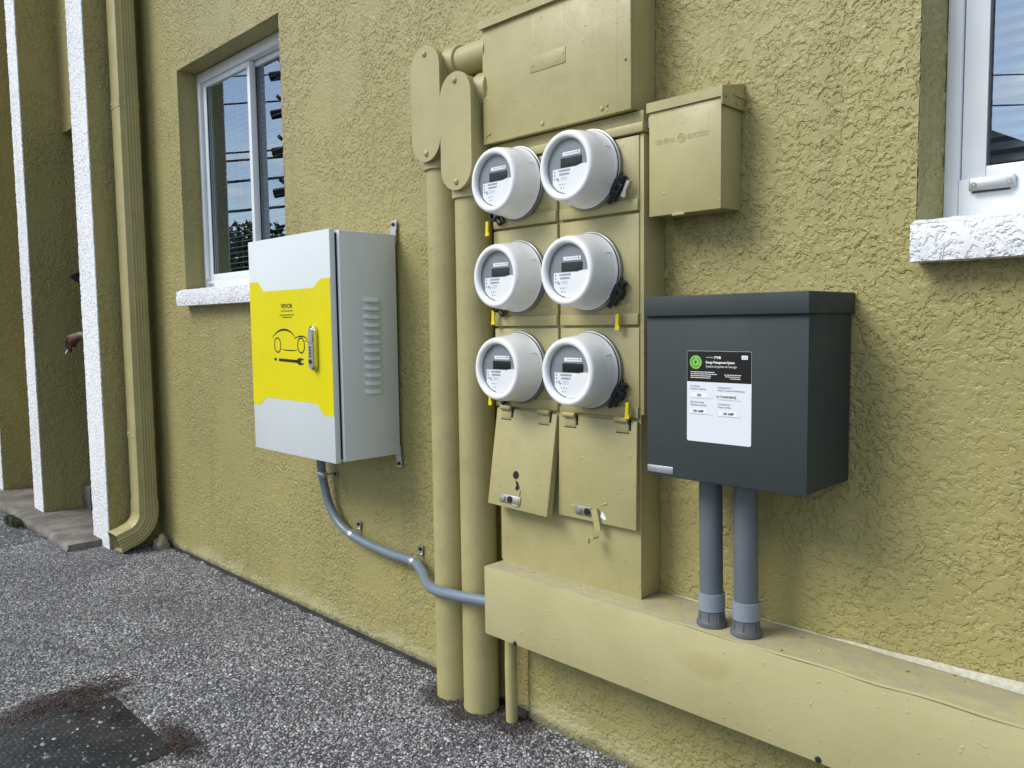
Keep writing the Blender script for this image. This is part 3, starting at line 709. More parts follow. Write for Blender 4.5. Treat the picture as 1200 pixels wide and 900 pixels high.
# ------------------------------------------------------------------ upper junction box
t = thing('junction_box', 'big olive junction box above the meters with raised blank plate', 'box', (-1.31, -.05, 1.55))
b = B(); b.box(-1.541, -1.076, -.088, -.0005, 1.556, 1.862, .003); b.out('body', 'olive_side', t)
b = B(); b.box(-1.546, -1.073, -.097, -.0885, 1.553, 1.846, .0025); cv = b.out('cover', 'olive_metal', t)
b = B(); b.prism([(-.106, 1.842), (-.106, 1.862), (-.0008, 1.885), (-.0008, 1.8625), (-.0975, 1.8625), (-.0975, 1.842)], -1.551, -1.069, 'x'); b.out('lid', 'olive_metal', t, 20)
b = B(); b.box(-1.374, -1.261, -.0985, -.0965, 1.696, 1.733, .0006); pl = b.out('name_plate', 'olive_metal', cv)
for x, z_ in ((-1.368, 1.712), (-1.267, 1.719)):
    q = B(); q.lathe([(.0025, 0), (.002, -.0015)], (x, -.0984, z_), 10, True); q.out('rivet', 'olive_metal', pl)
for x, z_, r in ((-1.336, 1.570, .006), (-1.153, 1.569, .0055), (-1.138, 1.573, .003), (-1.532, 1.574, .0045), (-1.522, 1.577, .0045), (-1.087, 1.662, .0035)):
    q = B(); q.lathe([(r, 0), (r*.95, -.002), (r*.5, -.004)], (x, -.0968, z_), 12, True); q.out('screw', 'olive_side', cv)

# ------------------------------------------------------------------ meter bank
PY = -.085
t = thing('meter_bank', 'olive painted six position meter bank with two hinged lower doors', 'meter panel', (-1.29, -.04, .45))
b = B(); b.box(-1.522, -1.062, -.076, -.0005, .455, 1.500, .002); b.out('body', 'olive_side', t)
b = B(); b.box(-1.512, -1.058, -.0815, -.0765, .449, .885, .002); b.out('base_cover', 'olive_metal', t)
b = B(); b.box(-1.543, -1.046, -.0905, -.0005, 1.502, 1.5235, .003); b.out('drip_cap', 'olive_side', t)
b = B(); b.box(-1.538, -1.056, -.074, -.0008, 1.5240, 1.5525, .002); b.out('neck', 'olive_side', t)
b = B(); b.box(-1.0618, -1.0495, -.0815, -.0005, .88, 1.5005, .002); b.out('side_flange', 'olive_side', t)
colx = [(-1.525, -1.303), (-1.2945, -1.0605)]; rowz = [(1.334, 1.498), (1.082, 1.3285), (.872, 1.0765)]
for (x0, x1) in colx:
    for (z0, z1) in rowz:
        b = B(); b.box(x0, x1, PY, -.0765, z0, z1, .002)
        b.box(x0+.002, x1-.001, PY-.0035, PY+.0005, z0+.001, z0+.026, .0015)
        cvr = b.out('section_cover', 'olive_metal', t)
        q = B(); q.box(x1-.062, x1-.022, PY-.0011, PY+.0003, z0+.034, z0+.048, .0004); q.out('blank_label', 'olive_metal', cvr)
# lower doors
def door(x0, x1, ztop, zbot, tilt, roll, label, damaged):
    piv = Vector(((x0+x1)/2, PY, ztop)); Rm = Matrix.Rotation(math.radians(roll), 3, 'Y') @ Matrix.Rotation(math.radians(-tilt), 3, 'X')
    def fin_(bb, name, m, par, sm=35):
        bmesh.ops.rotate(bb.bm, verts=bb.bm.verts, cent=piv, matrix=Rm); return bb.out(name, m, par, sm)
    b = B(); b.box(x0, x1, PY-.009, PY-.0002, zbot, ztop, .0022); b.box(x0+.001, x0+.004, PY, PY+.012, zbot+.002, ztop-.004); b.box(x1-.004, x1-.001, PY, PY+.012, zbot+.002, ztop-.004)
    d = fin_(b, 'lower_door', 'olive_metal', t); d['label'] = label
    for hx in (x0+.038, x1-.040):
        q = B(); q.tube([(hx-.019, PY-.013, ztop+.002), (hx+.019, PY-.013, ztop+.002)], .0068, 12); q.box(hx-.017, hx+.017, PY-.0105, PY-.0088, ztop-.026, ztop-.003, .0005); fin_(q, 'hinge', 'olive_metal', d)
        q = B(); q.box(hx+.0185, hx+.024, PY-.0096, PY-.0089, ztop-.022, ztop+.004); q.box(hx-.019, hx+.0186, PY-.0095, PY-.009, ztop-.0295, ztop-.0275); fin_(q, 'hinge_slot', 'gap_black', d, 0)
    lx = x0+(x1-x0)*(.46 if damaged else .46)
    q = B(); q.box(lx-.052, lx+.022 if damaged else lx-.004, PY-.012, PY-.0088, zbot+.012, zbot+.034, .002); la = fin_(q, 'latch_plate', 'steel', d)
    for k, (ox, r, mm) in enumerate(((-.040, .0085, 'steel'), (-.014, .0085, 'gap_black'))):
        q = B(); q.lathe([(r, 0), (r*.95, -.003), (r*.6, -.0035)], (lx+ox, PY-.0119, zbot+.023), 16, True); fin_(q, 'latch_bolt' if k == 0 else 'latch_hole', mm, la)
    if damaged:
        q = B(); q.lathe([(.0105, 0), (.0105, -.0006)], (lx-.004, PY-.0091, zbot+.087), 18, True); fin_(q, 'hole', 'gap_black', d)
        q = B(); q.prism([(lx-.004, zbot+.074), (lx+.006, zbot+.070), (lx+.014, zbot+.056), (lx+.006, zbot+.048), (lx-.002, zbot+.052), (lx+.001, zbot+.062)], PY-.0096, PY-.0091); fin_(q, 'slot_hole', 'gap_black', d, 0)
        q = B(); q.box(lx+.014, lx+.017, PY-.0120, PY-.0089, zbot+.008, zbot+.052, .0006); q.box(lx-.006, lx+.014, PY-.0118, PY-.0089, zbot+.008, zbot+.014, .0006); fin_(q, 'torn_paint_edge', 'olive_metal', d)
    else:
        q = B(); q.prism([(lx+.000, zbot+.030), (lx+.018, zbot+.036), (lx+.030, zbot-.014), (lx+.014, zbot-.016)], PY-.016, PY-.012); q.box(lx+.004, lx+.022, PY-.034, PY-.012, zbot-.034, zbot-.030, .0008); q.box(lx+.004, lx+.010, PY-.036, PY-.030, zbot-.046, zbot-.030, .001); fin_(q, 'bent_hasp', 'olive_metal', la)
        q = B(); q.prism([(lx+.024, zbot+.016), (lx+.030, zbot+.030), (lx+.042, zbot+.014), (lx+.036, zbot+.010)], PY-.0098, PY-.0090); fin_(q, 'paint_chip', 'label_print', d, 0)
        q = B(); q.box(lx-.066, lx-.036, PY-.0102, PY-.0088, zbot+.026, zbot+.033, .0004); fin_(q, 'peeling_paint', 'olive_metal', d)
        q = B(); q.box(lx+.026, lx+.046, PY-.0104, PY-.0088, zbot+.044, zbot+.0475, .0004, rot=Matrix.Rotation(-.35, 3, 'Y'), pivot=(lx+.03, PY, zbot+.045)); fin_(q, 'peeling_paint', 'olive_metal', d)
door(-1.512, -1.3005, .866, .6125, 8.0, 1.2, 'loose lower door swung out at the bottom, with a keyed hole', True)
door(-1.2945, -1.0600, .866, .6175, 1.0, 0, 'closed lower door with bent hasp and chipped paint', False)

# ------------------------------------------------------------------ electric meters
def make_meter(loc, label, side, group):
    t = thing('electric_meter', label, 'electric meter', loc, group, local=True)
    b = B(); b.lathe([(.084, .0), (.0915, -.0005), (.0920, -.010), (.0885, -.0115)], n=56); b.out('socket_ring', 'meter_ring', t, 30)
    b = B(); b.lathe([(.088, -.0105), (.0895, -.012), (.0885, -.0135)], n=56); b.out('gasket', 'gasket', t)
    b = B(); b.lathe([(.0855, -.0125), (.0882, -.014), (.0882, -.0165), (.0862, -.0185), (.0848, -.0205), (.0832, -.050), (.0795, -.080), (.0785, -.0855), (.0768, -.0900), (.0735, -.0928), (.0695, -.0934), (.0652, -.0922), (.0624, -.0892), (.0614, -.0850), (.0612, -.0805)], n=64)
    cv = b.out('cover', 'meter_white', t, 50)
    for a in (28, -28, 152, 208):
        ca, sa = math.cos(math.radians(a)), math.sin(math.radians(a))
        q = B(); q.tube([(.0848*ca, -.024, .0848*sa), (.0838*ca, -.044, .0838*sa)], .0013, 6); q.out('cover_rib', 'meter_white', cv)
    b = B(); b.lathe([(.0605, -.079), (.0610, -.0795)], n=48, capend=True); fp = b.out('face_plate', 'meter_face', t)
    b = B(); b.lathe([(.0608, -.0845), (.045, -.0862), (.02, -.0874), (.0005, -.0876)], n=48); gl_ = b.out('glass', 'meter_glass', t)
    if sum(p.normal.y for p in gl_.data.polygons) > 0: gl_.data.flip_normals()
    yf = -.0799
    b = B(); b.box(-.022, .040, yf-.0012, yf, -.0005, .0200, .0004); lc = b.out('display', 'lcd', fp)
    b = B(); b.box(-.016, .036, yf-.0008, yf, .0235, .0325, .0003); nm = b.out('top_label', 'label_print', fp)
    b = B()
    for i in range(9): b.ribbon([(-.008+.0045*i, .0292), (-.0055+.0045*i, .0292)], .0022, yf-.0010)
    b.box(.028, .0315, yf-.0011, yf-.0009, .0275, .0315); b.out('small_print', 'grey_ink', nm, 0)
    # lower specification label, clipped to the round face
    pts = [(-.046, -.0025), (.022, -.0025), (.022, -.018), (.0, -.05), (-.010, -.0575), (-.022, -.0545), (-.034, -.048), (-.046, -.036)]
    b = B(); b.prism(pts, yf, yf-.0007); sl_ = b.out('specification_label', 'label_print', fp, 0)
    b = B(); yp = yf-.0010
    for zz_, xa, xb in ((-.0075, -.028, .006), (-.0155, -.026, .004)):
        x = xa
        while x < xb: w = random.choice((.0008, .0014, .0022)); b.ribbon([(x, zz_), (x+w, zz_)], .0048, yp); x += w+.0008
    for r_ in range(2):
        for c_ in range(4): b.ribbon([(-.026+.008*c_+.003*r_, -.038-.008*r_), (-.0225+.008*c_+.003*r_, -.038-.008*r_)], .0034, yp)
    b.prism([(-.0355, -.022), (-.030, -.022), (-.0325, -.030)], yp, yp-.0001); b.prism([(-.031, -.0255), (-.026, -.0255), (-.0285, -.031)], yp, yp-.0001)
    for i in range(3): b.ribbon([(-.022, -.0225-.003*i), (-.002, -.0225-.003*i)], .0007, yp)
    for i in range(3): b.ribbon([(-.042, -.008-.008*i), (-.0385, -.008-.008*i)], .004, yp)
    b.out('small_print', 'grey_ink', sl_, 0)
    # white shield over the lower right of the face
    cc = Vector((.047, -.055)); R2 = .0555; RB = .0603; D_ = cc.length; base_ = math.atan2(cc.y, cc.x)
    al = math.acos((D_*D_+RB*RB-R2*R2)/(2*D_*RB)); be = math.acos((D_*D_+R2*R2-RB*RB)/(2*D_*R2))
    pts = [(RB*math.cos(base_+al-2*al*i/20), RB*math.sin(base_+al-2*al*i/20)) for i in range(21)]
    pts += [(cc.x+R2*math.cos(base_+math.pi+be-2*be*i/20), cc.y+R2*math.sin(base_+math.pi+be-2*be*i/20)) for i in range(1, 20)]
    b = B(); b.prism(pts, -.0795, -.0832); b.out('face_shield', 'meter_white', fp, 40)
    # black locking collar clamp
    ang = {'right': -30, 'left': -136}[side]
    Rm = Matrix.Rotation(math.radians(-ang), 3, 'Y')
    def L_(bb, nm, m, par, sm=35):
        bmesh.ops.rotate(bb.bm, verts=bb.bm.verts, cent=(0, 0, 0), matrix=Rm); return bb.out(nm, m, par, sm)
    q = B(); q.box(.087, .101, -.020, -.002, -.016, .016, .003); lo = L_(q, 'lock', 'black_plastic', t)
    q = B(); q.tube([(.104, -.012, -.030), (.104, -.012, .026)], .0062, 12); q.tube([(.104, -.012, .022), (.104, -.012, .030)], .0082, 12); L_(q, 'barrel', 'black_plastic', lo)
    for bx_ in ((.094, .114, -.022, -.006, -.013, -.006), (.094, .115, -.022, -.006, .005, .012), (.112, .1155, -.024, -.004, -.010, .009), (.090, .098, -.016, -.008, -.042, -.017), (.0905, .097, -.015, -.009, .017, .036)):
        q = B(); q.box(*bx_, .0012); L_(q, 'clip', 'black_plastic', lo)
    return t
def seal_tag(m, x, z, colour, rot=0):
    q = B(); R_ = Matrix.Rotation(math.radians(rot), 3, 'Y')
    q.prism([(x-.007, z-.019), (x+.005, z-.019), (x+.006, z-.012), (x+.003, z-.006), (x+.005, z+.018), (x-.004, z+.018), (x-.005, z-.004)], -.016, -.021); bmesh.ops.rotate(q.bm, verts=q.bm.verts, cent=(x, 0, z), matrix=R_); s = q.out('seal_tag', colour, m, 30)
    q = B(); q.box(x-.009, x+.009, -.0150, -.0120, z-.022, z+.022, .001); bmesh.ops.rotate(q.bm, verts=q.bm.verts, cent=(x, 0, z), matrix=R_); q.out('clear_case', 'clear_tag', s, 30)
MX = (-1.428, -1.196); MZ = (1.439, 1.206, .977); GRP = 'white round electric meters on the meter bank'
names = {(0, 0): 'top left white round electric meter, black lock underneath, next to riser conduit', (0, 1): 'top right white round electric meter with a plain beige seal tag',
         (1, 0): 'middle left white round electric meter of the six', (1, 1): 'middle right white round electric meter of the six',
         (2, 0): 'bottom left white round electric meter above the loose door', (2, 1): 'bottom right white round electric meter above the closed door'}
proto = {}
for r in range(3):
    for c in range(2):
        side = 'left' if c == 0 else 'right'; loc = Vector((MX[c]+(-.003 if r == 0 and c == 0 else 0), PY, MZ[r]))
        if c not in proto: m = make_meter(loc, names[(r, c)], side, GRP); proto[c] = m
        else: m = copy_tree(proto[c]); m.location = loc; m['label'] = names[(r, c)]
# tags are added after the copies so that each meter carries its own
mets = [o for o in COL.objects if o.name.startswith('electric_meter')]
for m in mets:
    r = min(range(3), key=lambda k: abs(MZ[k]-m.location.z)); c = 0 if m.location.x < -1.3 else 1
    if c == 0: seal_tag(m, (-.098, -.083, -.099)[r], (-.103, -.100, -.083)[r], 'tag_yellow')
    elif r == 0: seal_tag(m, .114, -.057, 'steel', 24)
    else: seal_tag(m, .090 if r == 1 else .117, -.116 if r == 1 else -.086, 'tag_yellow')

# ------------------------------------------------------------------ small embossed box
t = thing('utility_box', 'small olive box right of the meters with embossed lettering', 'box', (-.945, -.04, 1.32))
b = B(); b.box(-1.031, -.860, -.081, -.0005, 1.319, 1.556, .002); b.out('body', 'olive_side', t)
b = B(); b.box(-1.033, -.858, -.0855, -.0815, 1.3165, 1.5385, .0015); cv = b.out('front_cover', 'olive_metal', t)
b = B(); b.prism([(-.090, 1.5375), (-.090, 1.558), (-.0008, 1.578), (-.0008, 1.5565), (-.0860, 1.5565), (-.0860, 1.5375)], -1.037, -.854, 'x')
b.box(-.8575, -.853, -.0895, -.001, 1.522, 1.560, .001); lid = b.out('lid', 'olive_metal', t, 25)
q = B(); q.box(-.8528, -.8505, -.045, -.004, 1.545, 1.5525, .0006); q.out('lid_slot', 'olive_side', lid, 20)
for y_, z_ in ((-.078, 1.541), (-.035, 1.533)):
    q = B(); q.tube([(-.8535, y_, z_), (-.850, y_, z_)], .0042, 10); q.out('screw', 'olive_side', lid)
text('GENERAL', .0135, -.992, 1.468, -.0856, 'olive_metal', cv, 'embossed_lettering', 'CENTER', .0002, .86, .0005)
text('ELECTRIC', .0135, -.912, 1.468, -.0856, 'olive_metal', cv, 'embossed_lettering', 'CENTER', .0002, .86, .0005)
q = B(); rp = arc(-.951, 1.4725, .0082, .0082, 0, 360, 24); q.ribbon(rp, .0016, -.0866); q.out('emblem_ring', 'olive_side', cv, 0)
text('GE', .010, -.951, 1.469, -.0856, 'olive_metal', cv, 'embossed_lettering', 'CENTER', .0002, .8, .0004)
q = B(); q.box(-.972, -.942, -.0895, -.0795, 1.3125, 1.318, .001); q.out('hasp', 'olive_side', t)
q = B(); q.tube([(-1.034, -.082, 1.508), (-1.034, -.082, 1.53)], .003, 8); q.out('hinge_pin', 'steel', t)

# ------------------------------------------------------------------ dark grey control box
t = thing('control_box', 'dark slate grey control box with lid and white printed sticker', 'box', (-.79, -.095, .775))
b = B(); b.box(-.963, -.6235, -.1870, -.004, .777, 1.122, .002); b.out('body', 'dark_box', t)
b = B(); b.box(-.9645, -.6215, -.1895, -.1873, .7745, 1.102, .0015); cv = b.out('front_cover', 'dark_box', t)
b = B(); b.box(-.967, -.618, -.198, -.0015, 1.100, 1.1395, .002); bmesh.ops.delete(b.bm, geom=[f for f in b.bm.faces if f.normal.z < -.9 and f.calc_area() > .01], context='FACES'); b.out('lid', 'dark_box', t)
b = B(); b.box(-.70, -.68, -.17, -.155, .770, .7775, .002); b.out('bottom_screw', 'black_plastic', t)
b = B(); b.box(-.9625, -.900, -.1915, -.1895, .7805, .7955, .0012); pl = b.out('name_plate', 'alu', t)
text('eti', .012, -.931, .784, -.1917, 'grey_ink', pl, 'lettering', 'CENTER', .0003, 1)
# sticker
SX0, SX1, SZ0, SZ1, SB = -.868, -.7295, .854, 1.0315, .9715; ys_ = -.1899
def rr(x0, x1, z0, z1, r, corners=(1, 1, 1, 1)):
    p = []
    for (cx_, cz_, a0, on) in ((x1-r, z1-r, 0, corners[0]), (x0+r, z1-r, 90, corners[1]), (x0+r, z0+r, 180, corners[2]), (x1-r, z0+r, 270, corners[3])):
        if on: p += arc(cx_, cz_, r, r, a0, a0+90, 5)
        else: p.append({0: (x1, z1), 90: (x0, z1), 180: (x0, z0), 270: (x1, z0)}[a0])
    return p
b = B(); b.prism(rr(SX0, SX1, SZ0, SZ1, .004), ys_, ys_-.0004); st = b.out('sticker', 'sticker_white', t, 0)
y1 = ys_-.0006; y2 = ys_-.0010; y3 = ys_-.0013
def flat(pts, y, nm, m, par):
    b = B(); b.bm.faces.new([b.bm.verts.new((x, y, z)) for x, z in pts]); return b.out(nm, m, par, 0)
flat(rr(SX0+.0004, SX1-.0004, SB, SZ1-.0004, .0036, (1, 1, 0, 0)), y1, 'black_header', 'sticker_black', st)
flat(arc(SX0+.0197, 1.0095, .0133, .0133, 0, 360, 32)[:-1], y2, 'green_badge', 'green', st)
b = B(); gx, gz = SX0+.0197, 1.0095
b.ribbon(arc(gx, gz, .0088, .0088, 100, 330, 22), .0011, y3); b.ribbon(arc(gx, gz, .0088, .0088, -10, 70, 10), .0011, y3)
b.bm.faces.new([b.bm.verts.new((gx+x, y3, gz+z)) for x, z in ((.0012, .0055), (-.0028, -.0008), (-.0003, -.0008), (-.0012, -.0055), (.0028, .0010), (.0003, .0010))]); b.out('badge_symbol', 'sticker_black', st, 0)
flat([(SX0+.0425, 1.0186), (SX0+.0425, 1.0200), (SX0+.0580, 1.0200), (SX0+.0580, 1.0186)], y2, 'logo_dash', 'green', st)
text('rve', .0105, SX0+.0600, 1.0168, y2, 'white_ink', st, 'lettering', 'LEFT', .0002, 1.08)
text('Energy Management System', .0064, SX0+.0420, 1.0078, y2, 'white_ink', st, 'lettering', 'LEFT', .0002, .86)
text("Système de gestion de l'énergie", .0062, SX0+.0420, 1.0000, y2, 'white_ink', st, 'lettering', 'LEFT', 0, .84)
flat(rr(SX1-.0205, SX1-.0075, 1.0165, 1.0240, .0012), y2, 'certification_mark', 'sticker_white', st)
text('c UL us', .0042, SX1-.0140, 1.0188, y3, 'grey_ink', st, 'lettering', 'CENTER', 0, .8)
b = B()
for i, w in enumerate((.050, .056, .046, .044)):
    x = SX0+.0085; z_ = .9905-.0037*i
    while x < SX0+.008+w: q = random.uniform(.002, .006); b.ribbon([(x, z_), (x+q, z_)], .0014, y2); x += q+.001
for i, w in enumerate((.034, .032, .022)):
    x = SX1-.022-w; z_ = .9865-.0035*i
    while x < SX1-.024: q = random.uniform(.002, .005); b.ribbon([(x, z_), (x+q, z_)], .0013, y2); x += q+.001
b.out('small_print', 'white_ink', st, 0)
def field(x, z, l1, l2, val, xo):
    text(l1, .0044, x, z, y1, 'grey_ink', st, 'lettering', 'LEFT', .00015, .9)
    text(l2, .0044, x, z-.0054, y1, 'grey_ink', st, 'lettering', 'LEFT', .00015, .9)
    flat([(x+xo, z-.0205), (x+xo, z-.0110), (x+xo+.038, z-.0110), (x+xo+.038, z-.0205)], y1-.0002, 'value_label', 'white_ink', st)
    text(val, .0068, x+xo+.019, z-.0182, y3, 'black_ink', st, 'lettering', 'CENTER', .0001, .95)
    b = B(); b.ribbon([(x, z-.0222), (x+.050, z-.0222)], .0006, y1); b.out('rule_line', 'grey_ink', st, 0)
field(SX0+.0075, .9615, 'Unit Number', 'Numéro du logement', '202', .001)
field(SX0+.0680, .9605, 'Parking Space No.', 'Numéro de place de stationnement', '16 CHARGING', -.001)
field(SX0+.0075, .9300, 'Main Power Supply', 'Alimentation principale', '100 AMP', -.001)
field(SX0+.0680, .9285, 'Controlled Load', 'Charge contrôlée', '100 AMP', .004)

# ------------------------------------------------------------------ grey conduits under the control box
def pvc(x0, x1, y, label):
    t = thing('pvc_conduit', label, 'conduit', (x1, y, .455), 'grey conduits under the control box')
    f = lambda z: (x0+(x1-x0)*(.78-z)/.32, y, z)
    b = B(); b.tube([f(.79), f(.49)], .0240, 28); b.out('pipe', 'pvc_dark', t)
    b = B(); b.tube([f(.524), f(.5235), f(.488), f(.4875)], [.0245, .0275, .0275, .0245], 28); b.out('coupling', 'pvc_light', t, 30)
    b = B(); b.tube([f(.4870), f(.4865), f(.470), f(.466), f(.461), f(.4555)], [.0240, .0262, .0275, .0300, .0315, .0315], 28)
    n0 = b.out('lock_nut', 'pvc_nut', t, 30)
    q = B(); c = f(.480)
    for k in range(8):
        a = 2*math.pi*k/8+.3; ca, sa = math.cos(a), math.sin(a); q.tube([(c[0]+ca*.0262, c[1]+sa*.0262, .4855), (c[0]+ca*.0280, c[1]+sa*.0280, .468)], .0014, 6)
    q.out('nut_rib', 'pvc_nut', n0)
pvc(-.869, -.864, -.1, 'left grey plastic conduit dropping from the control box to the wireway')
pvc(-.789, -.785, -.1, 'right grey plastic conduit dropping from the control box to the wireway')

# ------------------------------------------------------------------ steel cover plate in the asphalt
t = thing('cover_plate', 'dark diamond tread steel plate set in the asphalt', 'cover plate', ((PX0+PX1)/2, (PY0+PY1)/2, 0))
b = B(); b.box(PX0, PX1, PY0, PY1, -.004, .003, .001); b.out('plate', 'checker_plate', t)
V = []; F = []; i = 0; y = PY0+.012; row = 0
while y < PY1-.010:
    x = PX0+.012+(.0125 if row % 2 else 0)
    while x < PX1-.012:
        for s in ((1,) if (row+int(round((x-PX0)/.025))) % 2 else (-1,)):
            a = math.radians(45*s); ca, sa = math.cos(a), math.sin(a); n = len(V)
            for (u, v, w) in ((-.0095, 0, .003), (0, -.003, .003), (.0095, 0, .003), (0, .003, .003), (-.004, 0, .0052), (.004, 0, .0052)): V.append((x+u*ca-v*sa, y+u*sa+v*ca, w))
            F += [(n, n+1, n+4), (n+4, n+1, n+5), (n+1, n+2, n+5), (n+2, n+3, n+5), (n+5, n+3, n+4), (n+3, n, n+4)]
        x += .025
    y += .0125; row += 1
def onplate(x, y): return (x < PX0+.02) | (x > PX1-.02) | (y > PY1-.02)
gr = aggregate(150, (PX0, PX1, PY0, PY1), .0025, .006, 'loose_grit', onplate); struct(gr, 'stuff'); tag(gr, 'loose pale grit scattered on the steel plate', 'gravel'); gr.location.z = .003
lg = raw_mesh('tread_lugs', V, F, 'checker_plate', t); lg['kind'] = 'stuff'

# ------------------------------------------------------------------ litter, moss, stone
def needles(name, spots, n, m, label, cat, l0=.025, l1=.06, flat_=.35):
    V = []; F = []
    for k in range(n):
        sx_, sy_, rx, ry = random.choice(spots); x = random.gauss(sx_, rx); y = random.gauss(sy_, ry); a = random.uniform(0, 6.28); L_ = random.uniform(l0, l1); z = .006+random.random()*.012
        dz = random.uniform(-.2, 1)*flat_*L_; w = random.uniform(.0006, .0013); bend = random.uniform(-.4, .4); prev = None; i0 = len(V)
        for s in range(4):
            f = s/3; aa = a+bend*f; px = x+math.cos(aa)*L_*f; py = y+math.sin(aa)*L_*f; pz = z+dz*f*(1-f)*2+.002
            nx, ny = -math.sin(aa)*w, math.cos(aa)*w; V += [(px+nx, py+ny, pz), (px-nx, py-ny, pz), (px, py, pz+w*1.6)]
        for s in range(3):
            q = i0+s*3
            for e0, e1 in ((0, 1), (1, 2), (2, 0)): F.append((q+e0, q+e1, q+3+e1, q+3+e0))
    o = raw_mesh(name, V, F, m); o['kind'] = 'stuff'; o['label'] = label; o['category'] = cat; return o
needles('pine_needles', [(-2.51, -.95, .035, .08), (-2.55, -.84, .045, .06), (-2.49, -.77, .04, .04), (-2.42, -.85, .06, .06)], 230, 'needle', 'brown pine needles drifted against the steel cover plate', 'pine needles', .02, .055)
needles('dead_grass', [(-2.10, -.745, .05, .014), (-2.03, -.765, .02, .02)], 80, 'needle', 'dark dead grass tuft at the corner of the steel plate', 'dead grass', .012, .035, .8)
def leafclump(name, c, r, n, m, label, cat, size, parent=None):
    V = []; F = []
    for k in range(n):
        d = Vector((random.gauss(0, 1), random.gauss(0, 1), random.gauss(0, 1))).normalized()*random.random()**.45
        p = Vector((c[0]+d.x*r[0], c[1]+d.y*r[1], c[2]+abs(d.z)*r[2] if r[2] < .2 else c[2]+d.z*r[2])); a = Vector((random.gauss(0, 1), random.gauss(0, 1), random.gauss(0, 1))).normalized(); bq = a.cross(Vector((random.gauss(0, 1), random.gauss(0, 1), random.gauss(0, 1)))).normalized(); s = size*random.uniform(.6, 1.3); i0 = len(V)
        V += [p-a*s, p+bq*s*.4, p+a*s, p-bq*s*.4]; F.append((i0, i0+1, i0+2, i0+3))
    o = raw_mesh(name, V, F, m, parent); o['kind'] = 'stuff' if parent is None else 'stuff'
    if label: o['label'] = label; o['category'] = cat
    return o
leafclump('moss', (-5.10, -.43, .0), (.16, .035, .05), 900, 'moss', 'green brown weeds growing along the porch slab edge', 'moss', .008)
me = bpy.data.meshes.new('rock'); bm = bmesh.new(); bmesh.ops.create_icosphere(bm, subdivisions=3, radius=1)
for v in bm.verts:
    k = 1+.22*math.sin(v.co.x*4+1)*math.cos(v.co.y*3)+.12*math.sin(v.co.z*7+v.co.x*5); v.co = Vector((v.co.x*.042*k, v.co.y*.035*k, v.co.z*.045*k))
bm.to_mesh(me); bm.free(); rk = link('stone', me, 'rock', None, 60); rk.location = (-3.985, -.045, .018); tag(rk, 'small olive splashed stone at the foot of the wall by the downspout', 'stone')

# ------------------------------------------------------------------ person in the entry, mostly hidden behind the fin
def skin_mesh(name, verts, edges, m, parent, root=0, sub=2):
    me = bpy.data.meshes.new(name); me.from_pydata([v[0] for v in verts], edges, []); me.update()
    o = bpy.data.objects.new(name, me); COL.objects.link(o); o.parent = parent; o.location = -Vector(parent['_w'])
    sk = o.modifiers.new('skin', 'SKIN'); sk.use_smooth_shade = True
    for i, v in enumerate(verts):
        r = v[1]; me.skin_vertices[0].data[i].radius = r if isinstance(r, tuple) else (r, r); me.skin_vertices[0].data[i].use_root = (i == root)
    sb = o.modifiers.new('sub', 'SUBSURF'); sb.levels = sub; sb.render_levels = sub
    me.materials.append(MATS[m]); return o
pt = thing('person', 'person in dark clothes and black cap behind the fin, hand holding a cigarette', 'person', (-4.70, .08, .033))
fw = Vector((-.62, -.78, 0)); rt = Vector((-.78, .62, 0))   # facing direction and the person's right-hand side
O = Vector((-4.70, .10, .033))
def W_(f, r, z): return tuple(O+fw*f+rt*r+Vector((0, 0, z)))
hand = Vector((-4.715, -.185, 1.035)); wrist = Vector((-4.635, -.165, 1.060)); elbow = Vector((-4.50, -.03, .98)); shl = Vector(W_(-.02, -.17, 1.17))
vb = [(W_(0, 0, .80), .11), (W_(0, 0, 1.00), .10), (W_(0, 0, 1.14), (.13, .09)), (W_(.02, 0, 1.25), .048), (W_(.05, 0, 1.33), .068), (W_(.055, 0, 1.42), .082),
      (W_(-.02, -.15, 1.18), .055), (tuple(elbow), .040), (tuple(wrist), .025), (tuple(hand), (.028, .018)),
      (W_(-.02, .15, 1.18), .055), (W_(.02, .19, .93), .040), (W_(.10, .15, .72), .026), (W_(.12, .14, .64), .030),
      (W_(0, -.09, .76), .08), (W_(.02, -.09, .42), .055), (W_(0, -.09, .08), .04), (W_(.12, -.09, .03), .035),
      (W_(0, .09, .76), .08), (W_(.02, .09, .42), .055), (W_(0, .09, .08), .04), (W_(.12, .09, .03), .035), (W_(.145, 0, 1.365), .012)]
eb = [(0, 1), (1, 2), (2, 3), (3, 4), (4, 5), (2, 6), (6, 7), (7, 8), (8, 9), (2, 10), (10, 11), (11, 12), (12, 13), (0, 14), (14, 15), (15, 16), (16, 17), (0, 18), (18, 19), (19, 20), (20, 21), (4, 22)]
fd = (hand-wrist).normalized(); sd = Vector((0, 0, 1)).cross(fd).normalized(); dn = Vector((0, 0, -1))
tips = []
for k, (off, ln) in enumerate(((.026, .85), (.009, 1.), (-.009, .95), (-.026, .75))):
    b0 = hand+fd*.028+Vector((0, 0, off*.75))+sd*off*.35; m1 = b0+fd*.036*ln+dn*.012; tp_ = m1+fd*.008+dn*.030*ln-sd*.012
    i0 = len(vb); vb += [(tuple(b0), .0098), (tuple(m1), .0090), (tuple(tp_), .0075)]; eb += [(9, i0), (i0, i0+1), (i0+1, i0+2)]; tips.append(tp_)
th0 = hand-fd*.005+Vector((0, 0, .012))-sd*.026; th1 = th0+fd*.036+dn*.022-sd*.004; th2 = th1+fd*.018+dn*.022
